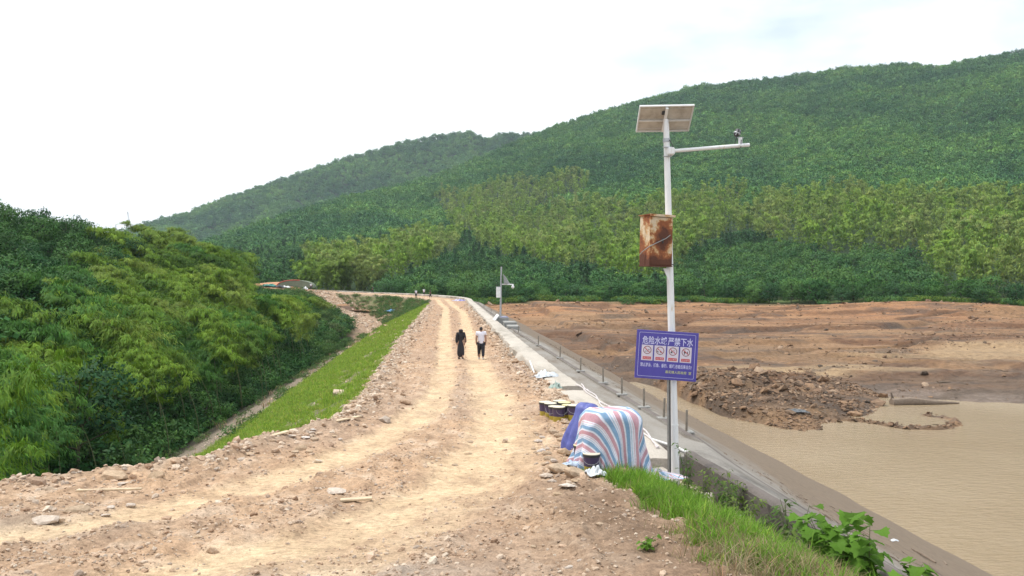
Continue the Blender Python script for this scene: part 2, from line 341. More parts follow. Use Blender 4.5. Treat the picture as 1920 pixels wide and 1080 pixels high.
# ---- ground sheet: crest road, downstream slope, gully and left hill
ys = np.concatenate([np.arange(-12, 4, .5), np.geomspace(4, 250, 720)])
xs = np.concatenate([-np.geomspace(150, 8.6, 150), np.linspace(-8.5, 5.2, 330)])
GX, GY = np.meshgrid(xs, ys); GZ = zg(GX, GY)
def gdens(x, y, t):
    n1 = fbm(x*.8, y*.33, 4); n2 = fbm(x*2.6+5, y*1.3, 4, .6); edge = t+n1*1.5+n2*.5
    band = ss(3.2, 4.2, edge)*ss(9.4, 8.4, edge); upper = ss(.3, .9, edge)*ss(4.4, 3.4, edge)*ss(-.06, .2, n1*.8+n2*.8+.10*ss(60, 20, y))
    return np.clip(band*ss(.55, .0, n2)+upper, 0, 1)*ss(15.5, 18, y)
def ground_cols(X, Y):
    s, v = damc(X, Y); e = ledge_v(s); C = np.zeros(X.shape+(3,))
    def put(m, c): C[:] = C*(1-m[..., None])+np.array(c)*m[..., None]
    n1 = fbm(X*.8, Y*.45, 4); n2 = fbm(X*2.6+5, Y*1.6, 4, .6); n3 = fbm(X*.22, Y*.22+8, 3)
    C[:] = (.455, .315, .21)
    put(ss(-.1, .5, n1), (.50, .34, .22)); put(ss(.05, .5, n2)*.6, (.60, .47, .355)); put(ss(0, .5, -n2)*.5, (.30, .20, .135))
    put(ss(-.1, .4, n3)*.35, (.33, .25, .20))
    put(ss(30, 60, s)*.5, (.36, .23, .15))
    put(np.exp(-((X-1.9)/.9)**2-((Y-8.6)/3.2)**2)*.95, (.21, .145, .10))
    gm = hit(700, 1075); put(np.exp(-((X-gm.x)/1.2)**2-((Y-gm.y)/.35)**2)*.5, (.33, .3, .27))
    gm = hit(60, 990); put(np.exp(-((X-gm.x)/1.6)**2-((Y-gm.y)/.9)**2)*.55, (.32, .28, .24))
    put(rutmask(X, Y)*np.clip(.68+.5*n2+.25*fbm(X*6, Y*3, 3), .2, 1), (.65, .495, .32))
    edge = ss(.9, .1, v-e)*ss(-1.2, -.3, v-e); put(edge*.6*(.6+.4*n2), (.30, .25, .20))
    put(ss(2.6, 3.3, v)*.45*ss(14, 20, s), (.34, .28, .22))
    # right of the heap: grassy earth
    gr = ss(2.25, 2.7, X+fbm(Y*.8, X, 3)*.35)*ss(14.5, 12.8, Y); put(gr, (.13, .115, .06)); put(gr*ss(0, .3, n1)*.6, (.09, .12, .035))
    # downstream slope
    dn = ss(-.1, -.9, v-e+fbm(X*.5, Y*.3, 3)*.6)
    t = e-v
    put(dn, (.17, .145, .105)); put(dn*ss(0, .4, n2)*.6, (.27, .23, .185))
    g1 = dn*gdens(X, Y, t)*ss(158, 150, s)
    put(g1, (.17, .25, .045))
    put(dn*ss(9, 10, t)*ss(14, 12, t)*.6, (.24, .195, .155))
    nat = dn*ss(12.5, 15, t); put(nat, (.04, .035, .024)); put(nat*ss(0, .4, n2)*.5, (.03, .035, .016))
    bend = dn*ss(148, 160, s); put(bend*ss(.5, 1, t), (.13, .145, .06)); put(bend*ss(0, .35, n2)*.7, (.17, .14, .09))
    ch = ss(5.4, 2.4, poly_dist(X, Y, CHUTE)+n1*1.5); put(ch*dn, (.33, .235, .165))
    md = ss(0, 1, 1.7-np.hypot((X+41)/11, (Y-210)/7)); put(md, (.46, .25, .15))
    return np.clip(C, .01, .9)
GC = ground_cols(GX, GY)
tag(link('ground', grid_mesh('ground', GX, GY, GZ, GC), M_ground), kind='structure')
# ---- one deep sheet out to the horizon under everything
b = MB().add([(-2500, -1500, -16), (2500, -1500, -16), (2500, 3200, -16), (-2500, 3200, -16)], [(0, 1, 2, 3)])
M_base = simple('valley_soil', two((.05, .06, .03)), .05); tag(b.build('terrain', M_base), kind='structure')
# ---- reservoir bed
ys = np.concatenate([np.arange(-80, 40, 4), np.geomspace(40, 222, 420)]); us = np.linspace(0, 1, 330)
BX = 3+(us[None, :]**1.25)*np.interp(ys, [-80, 40, 222], [320, 200, 250])[:, None]-np.interp(ys, [150, 222], [0, 60])[:, None]
BY = np.repeat(ys[:, None], len(us), 1); BZ = zbed(BX, BY)
def _cache(X, Y): p = hit(X, Y, zbed); return p.x, p.y
def bed_cols(X, Y, Z):
    C = np.zeros(X.shape+(3,)); r = np.hypot(X, Y)
    def put(m, c): C[:] = C*(1-m[..., None])+np.array(c)*m[..., None]
    a = fbm(X*.12, Y*.22, 4, .6); b = fbm(X*.5+9, Y*.8, 4, .6); c = fbm(X*.03+2, Y*.05, 3)
    C[:] = (.18, .10, .056); put(ss(0, .35, a)*.8, (.25, .145, .078)); put(ss(.05, .4, b)*.55, (.10, .07, .05)); put(ss(-.05, .3, c)*.6, (.13, .094, .07))
    up = ss(-4.2, -2.2, Z+a*.6); put(up*.7, (.32, .165, .078)); put(up*ss(.0, .3, b)*.6, (.17, .11, .07)); put(up*ss(.1, .45, a)*.5, (.33, .215, .115))
    st = np.abs(((Z+fbm(X*.05, Y*.05, 3)*.35)*2.6) % 1-.5); put(ss(.14, .03, st)*.5*ss(-5.4, -5, Z), (.085, .06, .045)); put(ss(.36, .47, st)*.35*ss(-5.4, -5, Z), (.36, .235, .14))
    sh = np.exp(-((X-98)/34)**2-((Y-158)/20)**2); put(sh*.85*(1-.4*ss(.1, .4, b)), (.33, .165, .075)); put(np.exp(-((X-20)/14)**2-((Y-170)/16)**2)*.7, (.38, .19, .085)); put(ss(4, 1, np.abs(np.hypot(X, Y)-187)+a*4)*.7, (.36, .20, .10))
    fl = ss(-5.3, -5.75, Z)*ss(34, 40, X); put(fl*.85, (.25, .205, .175)); put(ss(-5.5, -5.8, Z)*(X < 34)*.5, (.10, .08, .065))
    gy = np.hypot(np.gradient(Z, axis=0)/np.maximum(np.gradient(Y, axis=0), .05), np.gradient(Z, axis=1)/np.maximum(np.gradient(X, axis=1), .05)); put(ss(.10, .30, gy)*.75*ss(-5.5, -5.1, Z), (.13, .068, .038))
    cn = chan(X, Y); put(cn*.75, (.095, .07, .052)); pa = ss(.12, .3, fbm(X*.045+60, Y*.11+3, 4, .5)); put(pa*.5, (.31, .195, .105)); low = ss(-4.6, -5.3, Z); put(low*.45*(1-pa), (.105, .078, .058))
    for (hx, hy, rx, ry) in ((1890, 660, 16, 9), (1500, 690, 12, 4)):
        hp = _cache(hx, hy); put(ss(1.2, .6, np.hypot((X-hp[0])/rx, (Y-hp[1])/ry)+a*.5)*.75, (.36, .26, .155))
    g = ss(189, 196, r); put(g*.8, (.09, .10, .045))
    dk = ss(.18, .4, fbm(X*.09+30, Y*.3, 4, .6)); put(dk*.55, (.085, .07, .06))
    return np.clip(C, .01, .8)
tag(link('reservoir_bed', grid_mesh('reservoir_bed', BX, BY, BZ, bed_cols(BX, BY, BZ)), M_mud), kind='structure')
# ---- water
m, nt, b = base_mat('muddy_water'); L = nt.links.new
wn = noise(nt, .07, 3, .5); c = ramp(nt, wn, [(.3, (.28, .205, .122)), (.7, (.355, .275, .178))])
L(c, b.inputs['Base Color']); b.inputs['Roughness'].default_value = .16; b.inputs['IOR'].default_value = 1.33
w1 = noise(nt, 1.6, 5, .62, stretch=(1, 2.3, 1)); bump(nt, b, w1, .9, .22); M_water = m
tag(MB().add([(12, -90, -6), (330, -90, -6), (330, 92, -6), (12, 92, -6)], [(0, 1, 2, 3)]).build('water', m), kind='structure')
# ---- hillsides
rs = np.concatenate([np.geomspace(196, 1180, 230), np.array([1300, 1450])]); az = np.radians(np.linspace(-68, 88, 420))
A, R = np.meshgrid(az, rs); HZ = zhill(A, R); HXx, HYy = R*np.sin(A), R*np.cos(A)
def green(X, Y, k=1.0):
    a = fbm(X*.02, Y*.02, 4)[..., None]; q = ss(225, 200, np.hypot(X, Y))[..., None]; return np.clip((np.array((.028, .055, .022))*(1-q)+np.array((.085, .12, .04))*q)*k*(1+a*.6), .005, .3)
tag(link('hillside', grid_mesh('hillside', HXx, HYy, HZ, green(HXx, HYy)), M_hill), kind='structure')
rs = np.linspace(1150, 1800, 60); az = np.radians(np.linspace(-40, 12, 220)); A, R = np.meshgrid(az, rs); Z = zfar(A, R)
tag(link('mountain', grid_mesh('mountain', R*np.sin(A), R*np.cos(A), Z, green(R*np.sin(A), R*np.cos(A))), M_hill), kind='structure')
# ---- ledge and upstream face of the dam
ss_ = np.concatenate([np.arange(2, 20, .35), np.geomspace(20, 236, 150)])
vv = np.array([4.42, 4.43, 4.9, 4.91, 5.0, 5.35, 5.8, 6.02, 6.03, 6.2, 6.21, 6.5, 7, 8, 9.5, 11, 13, 15, 17, 18.5, 20, 22])
S, Vv = np.meshgrid(ss_, vv, indexing='ij'); push = np.interp(S, [15, 22, 50, 62, 240], [0, 0, -.45, -.75, -.9])*ss(4.95, 6.1, Vv)
led = np.interp(S, [15, 20, 32, 160, 200, 240], [.62, .1, 0, 0, .4, 1.2]); LX, LY = dampt(S, Vv+push)
LZ = led+np.where(Vv < 4.905, -.14, 0)*ss(16, 20, S)+np.where((Vv > 6.025) & (Vv < 6.205), .07, 0)
LZ = np.minimum(LZ, face_z(Vv)+.12*ss(16, 22, S))+fbm(LX*1.3, LY*.6, 3)*.02; LZ = np.where(S < 17, np.minimum(LZ, face_z(np.maximum(Vv, 4.97))), LZ)
LZ = LZ+np.where(Vv > 6.4, fbm(LX*.5, LY*.3, 3)*.1, 0)
LZ = np.where((S < 15.9) & (Vv < 4.98), -.6, LZ)
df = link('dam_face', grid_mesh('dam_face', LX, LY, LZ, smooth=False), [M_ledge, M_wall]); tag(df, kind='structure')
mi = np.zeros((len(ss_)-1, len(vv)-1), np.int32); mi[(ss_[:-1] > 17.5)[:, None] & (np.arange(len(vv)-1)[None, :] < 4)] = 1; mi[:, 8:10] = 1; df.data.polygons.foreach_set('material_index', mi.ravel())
# ---- parapet (cap) wall and near retaining wall: things of their own
def capwall(name, s0, s1, step, vi, vo, top, bot, mat, rough=.03, lump=.0, label='', cat='wall'):
    sv = np.arange(s0, s1+.001, step); prof = [(vi, bot), (vi, -.18), (vi, -.04), (vi+.04, 0), ((vi+vo)/2, .012), (vo-.03, 0), (vo, -.04), (vo, bot)]
    V = []; n = len(prof)
    for i, s in enumerate(sv):
        t = float(np.interp(s, *top)); g = float(crest(s)) if bot is None else 0
        for k, (v, z) in enumerate(prof):
            zz = t+z if z is not None and (k not in (0, n-1)) else t-1.5
            a = float(fbm(s*1.9+k*3, k*7.3, 3)); l = lump*max(0, float(fbm(s*.9+50, k*.35, 3))) if k < 3 else 0
            x, y = dampt(s, v+a*rough-l); V.append((float(x), float(y), zz+a*rough*.6))
    i = np.arange(len(sv)*n).reshape(len(sv), n)
    Fc = np.stack([i[:-1, :-1], i[:-1, 1:], i[1:, 1:], i[1:, :-1]], -1).reshape(-1, 4).tolist(); Fc += [list(i[0])[::-1], list(i[-1])]
    o = MB().add(V, Fc).build(name, mat, None, True); return tag(o, label, cat, kind='thing')
TOP = ([14, 16, 20, 30, 45, 140, 170, 200, 236], [.62, .68, .7, .56, .5, .5, .85, 1.25, 2.3])
capwall('parapet_wall', 26.2, 232, .35, 3.52, 4.42, TOP, 0, M_cap, .035, .45, 'long pale weathered concrete parapet running along the dam crest to the far bend')
capwall('parapet_wall', 15.2, 25.2, .3, 3.52, 4.42, TOP, 0, M_cap, .03, .12, 'short nearer stretch of pale concrete parapet behind the paint buckets and tarps')
capwall('retaining_wall', 2.0, 15.9, .3, 4.73, 4.965, ([5, 8.8, 10.5, 12.4, 15.4], [.95, .9, .86, .8, .66]), 0, M_wall, .008, 0, 'thin dark stained concrete wall descending past the foot of the near pole')
# ================================================================ VEGETATION
def nrm(a): return a/np.maximum(np.linalg.norm(a, axis=-1, keepdims=True), 1e-6)
class Leaves:
    def __init__(s): s.P = []; s.D = []; s.N = []; s.L = []; s.W = []; s.T = []
    def add(s, P, D, N, L, W, T):
        n = len(P); s.P.append(P); s.D.append(nrm(D)); s.N.append(N); s.L.append(np.broadcast_to(L, n)); s.W.append(np.broadcast_to(W, n)); s.T.append(np.broadcast_to(T, (n, 3)) if np.ndim(T) < 2 else T)
    def arrays(s):
        P, D, N, L, W, T = [np.concatenate(q) for q in (s.P, s.D, s.N, s.L, s.W, s.T)]
        S = nrm(np.cross(D, N)); L = L[:, None]; W = W[:, None]; Nn = nrm(np.cross(S, D)); flip = (np.sum(Nn*N, 1) < 0)[:, None]; S = np.where(flip, -S, S); Nn = np.where(flip, -Nn, Nn)
        V = np.stack([P, P+D*L*.42-S*W/2, P+D*L-Nn*L*.12, P+D*L*.42+S*W/2], 1)
        g = np.cross(V[:, 1]-V[:, 0], V[:, 3]-V[:, 0]); bad = np.sum(g*N, 1) < 0; V[bad] = V[bad][:, ::-1]
        V = V.reshape(-1, 3); Fc = np.arange(len(V)).reshape(-1, 4); s.VN = np.repeat(nrm(nrm(N)*.8+Nn*.35), 4, 0); return V, Fc, np.repeat(T, 4, 0)
    def mesh(s, name):
        V, Fc, T = s.arrays(); me = np_mesh(name, V, Fc, True, T); me.normals_split_custom_set_from_vertices(s.VN.tolist()); return me
def tint(n, r, a=.25):
    k = 1+r.uniform(-a, a, (n, 1)); h = r.uniform(-.12, .12, (n, 1)); return np.concatenate([k*(1+h), k, k*(1-h)], 1)
def bamboo_parts(seed, H=9., nb=60, nl=30, ll=.38, lw=.07, lean=.32, stem_r=.045, lo=.28, bw=.17):
    r = np.random.default_rng(seed); L = Leaves(); culms = MB(); nc = 1
    for c in range(nc):
        t = np.linspace(0, 1, 14); dx = H*lean*(t**2.2)+H*.16*np.maximum(t-.72, 0)**1.1*3; dz = H*(t-.20*np.maximum(t-.55, 0)**1.6*2.6)
        C = np.stack([dx, np.zeros_like(t)+r.uniform(-.3, .3)*t, dz], 1)
        culms.tube(C, [stem_r*(1-.85*q) for q in t], 5)
        for k in range(nb):
            u = lo+(1-lo)*r.random()**.8; p = np.array([np.interp(u, t, C[:, i]) for i in range(3)]); a = r.uniform(0, 2*PI)
            bl = H*bw*math.sin(PI*min(1, .18+(1-u)*1.05))**.8*r.uniform(.6, 1.15)+.25
            d = np.array([math.cos(a)+.35, math.sin(a), r.uniform(.15, .6)]); d /= np.linalg.norm(d)
            q = r.random(nl)**.8; pts = p+d*(q*bl)[:, None]; pts[:, 2] -= (q**2)*bl*.42
            pts += r.normal(0, .05*bl, pts.shape)
            dd = np.tile(d, (nl, 1))*r.uniform(.2, .9, (nl, 1)); dd[:, 2] = -r.uniform(.15, 1.1, nl); dd += r.normal(0, .28, dd.shape)
            cen = np.array([np.interp(min(1, u+.02), t, C[:, i]) for i in range(3)])-np.array((0, 0, bl*.5)); N = nrm(pts-cen)*.9+np.array((0, 0, .55))+r.normal(0, .22, (nl, 3)); bt = 1+r.uniform(-.16, .16)
            L.add(pts, dd, N, r.uniform(.6, 1.2, nl)*ll, r.uniform(.7, 1.2, nl)*lw, tint(nl, r)*bt)
    return culms, L
def tree_parts(seed, H=7., Wd=5., lobes=12, nl=170, ll=.3, lw=.19, low=.3, cone=False):
    r = np.random.default_rng(seed); L = Leaves(); t = MB()
    tr = [(0, 0, -.5), (.1, 0, H*.2), (r.uniform(-.3, .3), r.uniform(-.3, .3), H*.5), (r.uniform(-.3, .3), r.uniform(-.3, .3), H*.85)]
    t.tube(tr, [H*.022, H*.017, H*.012, H*.004], 6)
    for k in range(lobes):
        if cone:
            u = (k+.5)/lobes; z = H*(.14+.84*u); rad = Wd*.5*(1-u)**.85*.6; a = k*2.4; c = np.array([math.cos(a)*rad*.75, math.sin(a)*rad*.75, z]); R = Wd*.26*(1-u)+.25
        else:
            a = k*2.4+r.uniform(-.4, .4); u = (k+.5)/lobes; z = H*(low+(1-low)*(.12+.74*u)); rad = Wd*.5*math.sqrt(max(0, 1-(2*(.12+.8*u)-1)**2))*r.uniform(.45, .85)
            c = np.array([math.cos(a)*rad, math.sin(a)*rad, z]); R = Wd*r.uniform(.17, .27)
        t.tube([(tr[2][0]*.6, tr[2][1]*.6, min(z*.72, H*.6)), tuple(c)], [H*.007, H*.003], 4, False)
        d = nrm(r.normal(0, 1, (nl, 3))); d[:, 2] = np.abs(d[:, 2])*.9-.25*(r.random(nl) < .3); rr = R*(.55+.5*r.random((nl, 1))**.6)
        lump = 1+.22*np.sin(d[:, :1]*5+k)+.2*np.sin(d[:, 1:2]*6+2*k); P = c+d*rr*lump*np.array((1, 1, .72))
        D = d*.6+r.normal(0, .7, (nl, 3)); D[:, 2] -= .25; N = nrm(P-np.array((0, 0, H*.45))-np.array((c[0], c[1], 0))*.25)*.5+d*.8+np.array((0, 0, .25))+r.normal(0, .2, (nl, 3)); bt = 1+r.uniform(-.15, .15)
        L.add(P, D, N, r.uniform(.6, 1.3, nl)*ll, r.uniform(.7, 1.2, nl)*lw, tint(nl, r)*bt)
    return t, L
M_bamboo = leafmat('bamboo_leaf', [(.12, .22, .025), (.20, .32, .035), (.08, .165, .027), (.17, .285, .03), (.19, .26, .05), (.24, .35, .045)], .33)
M_bamdark = leafmat('bamboo_leaf_shade', [(.05, .14, .028), (.075, .19, .032), (.10, .21, .035)], .3)  # deeper green leaf colours, commoner low on the left hill
M_bamfar = leafmat('bamboo_leaf_far', [(.16, .29, .04), (.28, .42, .065), (.11, .21, .035), (.24, .38, .05), (.20, .30, .06)], .3, [(.27, .31, .11), (.18, .27, .06), (.33, .40, .12), (.15, .19, .06)], .03)
M_leaf = leafmat('broad_leaf', [(.025, .085, .025), (.045, .13, .032), (.07, .165, .035), (.03, .09, .034), (.09, .19, .045)], .22)
M_leafmix = leafmat('hill_leaf', [(.06, .17, .045), (.10, .23, .055), (.13, .27, .06), (.07, .17, .05), (.17, .30, .065), (.08, .20, .055)], .2, [(.03, .105, .042), (.05, .14, .05), (.07, .17, .05), (.04, .12, .05)], .011)
M_leafmid = leafmat('mid_leaf', [(.035, .115, .035), (.06, .155, .042), (.09, .20, .05), (.04, .12, .045), (.12, .235, .055)], .2, [(.03, .095, .035), (.045, .12, .04), (.06, .15, .04)], .02)
M_shrub = leafmat('shrub_leaf', [(.05, .135, .042), (.08, .18, .05), (.10, .205, .048), (.05, .125, .05)], .25)
M_slopeg0 = leafmat('shore_grass', [(.16, .26, .04), (.12, .20, .04)], .3); M_con = leafmat('needle', [(.035, .095, .035), (.05, .12, .04)], .1)
M_culm = simple('culm', two((.10, .12, .045)), 3, .6); M_bark = simple('bark', two((.10, .08, .06)), 6, .9)
def both(name, parts, ml, mt):
    """foliage and stem in one mesh, for far plants that show no parts"""
    t, L = parts; V, Fc, T = L.arrays(); n = len(V); tv = np.array([tuple(v) for v in t.V]); tf = [f for f in t.F if len(f) == 4]
    V2 = np.concatenate([V, tv]); F2 = np.concatenate([Fc, np.array(tf)+n]); me = np_mesh(name, V2, F2, True, np.concatenate([T, np.ones((len(tv), 3))])); cN = tv.copy(); cN[:, 2] *= .05; me.normals_split_custom_set_from_vertices(np.concatenate([L.VN, nrm(cN+np.array((0, 0, .01)))]).tolist())
    me.materials.append(ml); me.materials.append(mt); me.polygons.foreach_set('material_index', np.concatenate([np.zeros(len(Fc)), np.ones(len(tf))]).astype(np.int32)); return me
def protos(name, meshes):
    c = bpy.data.collections.new(name)
    for i, me in enumerate(meshes): c.objects.link(bpy.data.objects.new('%s_%02d' % (name, i), me))
    return c
def scatter(name, P, rot, scl, idx, coll, label=None, cat=None):
    """many small plants or stones as ONE mass: points that carry instances"""
    me = bpy.data.meshes.new(name); P = np.asarray(P, np.float32); me.vertices.add(len(P)); me.vertices.foreach_set('co', P.ravel())
    a = me.attributes.new('rot', 'FLOAT_VECTOR', 'POINT'); a.data.foreach_set('vector', np.asarray(rot, np.float32).ravel())
    a = me.attributes.new('scl', 'FLOAT_VECTOR', 'POINT'); scl = np.asarray(scl, np.float32); scl = np.repeat(scl[:, None], 3, 1) if scl.ndim == 1 else scl
    a.data.foreach_set('vector', scl.ravel())
    a = me.attributes.new('idx', 'INT', 'POINT'); a.data.foreach_set('value', np.asarray(idx, np.int32))
    o = link(name, me); tag(o, label, cat, kind='stuff'); g = bpy.data.node_groups.new(name, 'GeometryNodeTree')
    g.interface.new_socket('Geometry', in_out='INPUT', socket_type='NodeSocketGeometry'); g.interface.new_socket('Geometry', in_out='OUTPUT', socket_type='NodeSocketGeometry')
    gi = g.nodes.new('NodeGroupInput'); go = g.nodes.new('NodeGroupOutput'); ip = g.nodes.new('GeometryNodeInstanceOnPoints'); ci = g.nodes.new('GeometryNodeCollectionInfo')
    ci.inputs['Collection'].default_value = coll; ci.inputs['Separate Children'].default_value = True; ci.inputs['Reset Children'].default_value = True
    def at_(n, t):
        q = g.nodes.new('GeometryNodeInputNamedAttribute'); q.data_type = t; q.inputs['Name'].default_value = n; return q.outputs['Attribute']
    e = g.nodes.new('FunctionNodeEulerToRotation'); g.links.new(at_('rot', 'FLOAT_VECTOR'), e.inputs[0])
    g.links.new(gi.outputs[0], ip.inputs['Points']); g.links.new(ci.outputs[0], ip.inputs['Instance']); ip.inputs['Pick Instance'].default_value = True
    g.links.new(at_('idx', 'INT'), ip.inputs['Instance Index']); g.links.new(e.outputs[0], ip.inputs['Rotation']); g.links.new(at_('scl', 'FLOAT_VECTOR'), ip.inputs['Scale'])
    g.links.new(ip.outputs[0], go.inputs[0]); md = o.modifiers.new('scatter', 'NODES'); md.node_group = g; return o
def copies(proto_parts, name, rootmesh=None):
    pass
def grow(name, parts, loc, rz, sc_, label, cat, group, tilt=(0, 0)):
    """one plant: an empty at its foot, stem and foliage meshes (shared data) under it"""
    o = empty(name, loc, (tilt[0], tilt[1], rz)); o.scale = (sc_,)*3; tag(o, label, cat, group)
    for pn, me in parts:
        c = bpy.data.objects.new(pn, me); c.parent = o; COL.objects.link(c)
    return o
def pmesh(parts, tn, ln, ml, mt):
    t, L = parts; o = t.build(tn, mt, None, True); me = o.data; bpy.data.objects.remove(o); lm = L.mesh(ln); lm.materials.append(ml); return [(tn, me), (ln, lm)]
BAM = [pmesh(bamboo_parts(100+i, 10, 74, 42, .5, .085, lean=.44+.08*(i % 3), lo=.46, bw=.185), 'culm', 'foliage', M_bamboo if i < 5 else M_bamdark, M_culm) for i in range(7)]
TRE = [pmesh(tree_parts(200+i, 7, 5.4, 14, 170), 'trunk', 'crown', M_leaf, M_bark) for i in range(5)]
M_bush = leafmat('bush_leaf', [(.05, .13, .03), (.09, .18, .04), (.11, .15, .06), (.06, .14, .035), (.13, .20, .05)], .25)
BUSH = [pmesh(tree_parts(230+i, 3.4, 4.6, 12, 170, .26, .17, .05), 'stem', 'foliage', M_bush, M_bark) for i in range(4)]
# ---- left hill
def z1_(x, y):
    r_ = math.hypot(x, y); return float(zhill(np.array([math.atan2(x, y)]), np.array([r_]))[0])
def jit(x0, x1, y0, y1, sp, rr):
    gx, gy = np.meshgrid(np.arange(x0, x1, sp), np.arange(y0, y1, sp)); return gx.ravel()+rr.uniform(-.45, .45, gx.size)*sp, gy.ravel()+rr.uniform(-.45, .45, gx.size)*sp
px, py = jit(-150, -9, 15, 216, 3.35, RNG); s_, v_ = damc(px, py); z_ = zland(px, py); hl = left_hill(px, py)
ok = (v_ < -16.5) & (z_ <= hl+2.2) & (np.hypot((px+43)/13, (py-209)/9) > 1) & (poly_dist(px, py, CHUTE) > 5.0) & ~((s_ > 195) & (v_ > -7))
X_, Y_, D_ = proj(np.stack([px, py, z_+5], 1)); ok &= (X_ > -260) & (X_ < 1100) & ~((py < 34) & (px > -24)) & (RNG.random(len(px)) < np.interp(D_, [30, 90, 180], [.95, .85, .7]))
px, py, z_, X_, Y_, D_ = [q[ok] for q in (px, py, z_, X_, Y_, D_)]
lineX = 158+(603-Y_)*.80
broad = ((X_ < lineX) & (Y_ < 640)) | (X_ > 590) & (Y_ > 560) | (RNG.random(len(px)) < .05)
ob = np.argsort(D_)
nb = nt_ = 0; rest_b = []; rest_t = []; rnd = random.Random(3)
_cap = lambda X, Y: 552+max(0, X-600)*.35 if X > 492 else 0
for i in ob:
    far = D_[i] > 120; vis = -70 < X_[i] < 1000
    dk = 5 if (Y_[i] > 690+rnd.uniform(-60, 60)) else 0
    room = 9e9
    if X_[i] > 492:                       # low growth only in front of the spoil mound
        room = (Y_[i]+5/D_[i]*F-_cap(X_[i], 0))/F*D_[i]
        if room < 1.6: continue
    if broad[i]:
        sc_ = min(rnd.uniform(.65, 1.15)*(1 if X_[i] < 400 else .62), room/5.5)
        if vis and nt_ < 235:
            bush = X_[i] > 560; zone = 'crest' if Y_[i] < 450 else ('middle' if Y_[i] < 560 else 'foot')
            if bush: lb, gp_ = 'low dark green bush on the slope beside the rubble chute', 'bushes by the chute'
            elif X_[i] > 290: lb, gp_ = 'dark broadleaf tree standing among the bamboo plumes left of the road', 'broadleaf trees among the bamboo'
            else: lb, gp_ = 'dark broadleaf tree at the %s of the shaded hill on the far left' % zone, 'broadleaf trees at the %s of the left hill' % zone
            grow('bush' if bush else 'broadleaf_tree', (BUSH if bush else TRE)[rnd.randrange(4)], (px[i], py[i], z_[i]-.2), rnd.uniform(0, 6.28), sc_*(.9 if bush else 1), lb, 'bush' if bush else 'tree', gp_); nt_ += 1
        else: rest_t.append((px[i], py[i], z_[i], sc_))
    else:
        sc_ = min(rnd.uniform(.7, 1.22)*(.8 if D_[i] < 60 else 1), room/8.5)
        if vis and nb < 292:
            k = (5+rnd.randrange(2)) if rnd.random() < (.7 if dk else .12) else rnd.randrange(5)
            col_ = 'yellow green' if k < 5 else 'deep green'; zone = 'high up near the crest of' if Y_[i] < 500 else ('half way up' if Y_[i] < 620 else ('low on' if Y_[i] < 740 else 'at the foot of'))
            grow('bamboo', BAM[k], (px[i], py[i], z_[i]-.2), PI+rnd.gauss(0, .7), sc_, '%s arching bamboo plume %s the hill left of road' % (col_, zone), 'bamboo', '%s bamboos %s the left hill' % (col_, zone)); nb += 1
        else: rest_b.append((px[i], py[i], z_[i], sc_))
MB0 = protos('bamboo_mid', [both('bamboo_mid', bamboo_parts(120+i, 9, 46, 13, .62, .13), M_bamboo, M_culm) for i in range(3)])
MT0 = protos('tree_mid', [both('tree_mid', tree_parts(260+i, 7, 5.4, 12, 60, .5, .33), M_leaf, M_bark) for i in range(4)])
for nm, rest, coll, lb in (('bamboo_grove', rest_b, MB0, 'far bamboo thicket closing the left hill'), ('forest', rest_t, MT0, 'dark woodland covering the crest of the left hill')):
    a = np.array(rest); n = len(a); scatter(nm, a[:, :3]-np.array((0, 0, .2)), np.stack([np.zeros(n), np.zeros(n), RNG.uniform(0, 6.28, n) if nm == 'forest' else PI+RNG.normal(0, .7, n)], 1), a[:, 3], RNG.integers(0, 3, n), coll, lb)
# bushes between the bamboo and the chute
k_ = 0; CH = np.array(CHUTE); co = np.argsort(CH[:, 1])
for _ in range(900):
    yy = rnd.uniform(128, 198); xc = float(np.interp(yy, CH[co, 1], CH[co, 0])); xx = xc-4.8-rnd.uniform(0, 1)**1.3*11; s0, v0 = damc(xx, yy)
    if v0 > -7.5 or k_ >= 60 or any((xx-a)**2+(yy-b_)**2 < 4.5 for a, b_ in globals().setdefault('_bp', [])): continue
    _bp.append((xx, yy)); grow('bush', BUSH[rnd.randrange(4)], (xx, yy, float(zland(np.array([xx]), np.array([yy]))[0])-.2), rnd.uniform(0, 6.28), rnd.uniform(.45, .8), 'low dark green bush on the slope beside the rubble chute', 'bush', 'bushes by the chute'); k_ += 1
# undergrowth hiding the soil between the plants
px, py = jit(-150, -12, 18, 214, 1.9, RNG); s_, v_ = damc(px, py); z_ = zland(px, py); hl = left_hill(px, py); X_, Y_, D_ = proj(np.stack([px, py, z_], 1))
ok = (v_ < -18.5) & (z_ <= hl+1.6) & (X_ > -260) & (X_ < 1000) & (np.hypot((px+43)/12, (py-209)/8) > 1) & (poly_dist(px, py, CHUTE) > 4.2) & ~((s_ > 200) & (v_ > -6))
px, py, z_ = px[ok], py[ok], z_[ok]; n = len(px)
UG = protos('under', [both('under', tree_parts(300+i, 1.8, 3.2, 6, 60, .36, .2, 0), M_leaf if i else M_shrub, M_bark) for i in range(3)])
scatter('undergrowth', np.stack([px, py, z_-.15], 1), np.stack([0*px, 0*px, RNG.uniform(0, 6.28, n)], 1), RNG.uniform(.6, 1.2, n), RNG.integers(0, 3, n), UG, 'low dense undergrowth below the trees on the left hill')
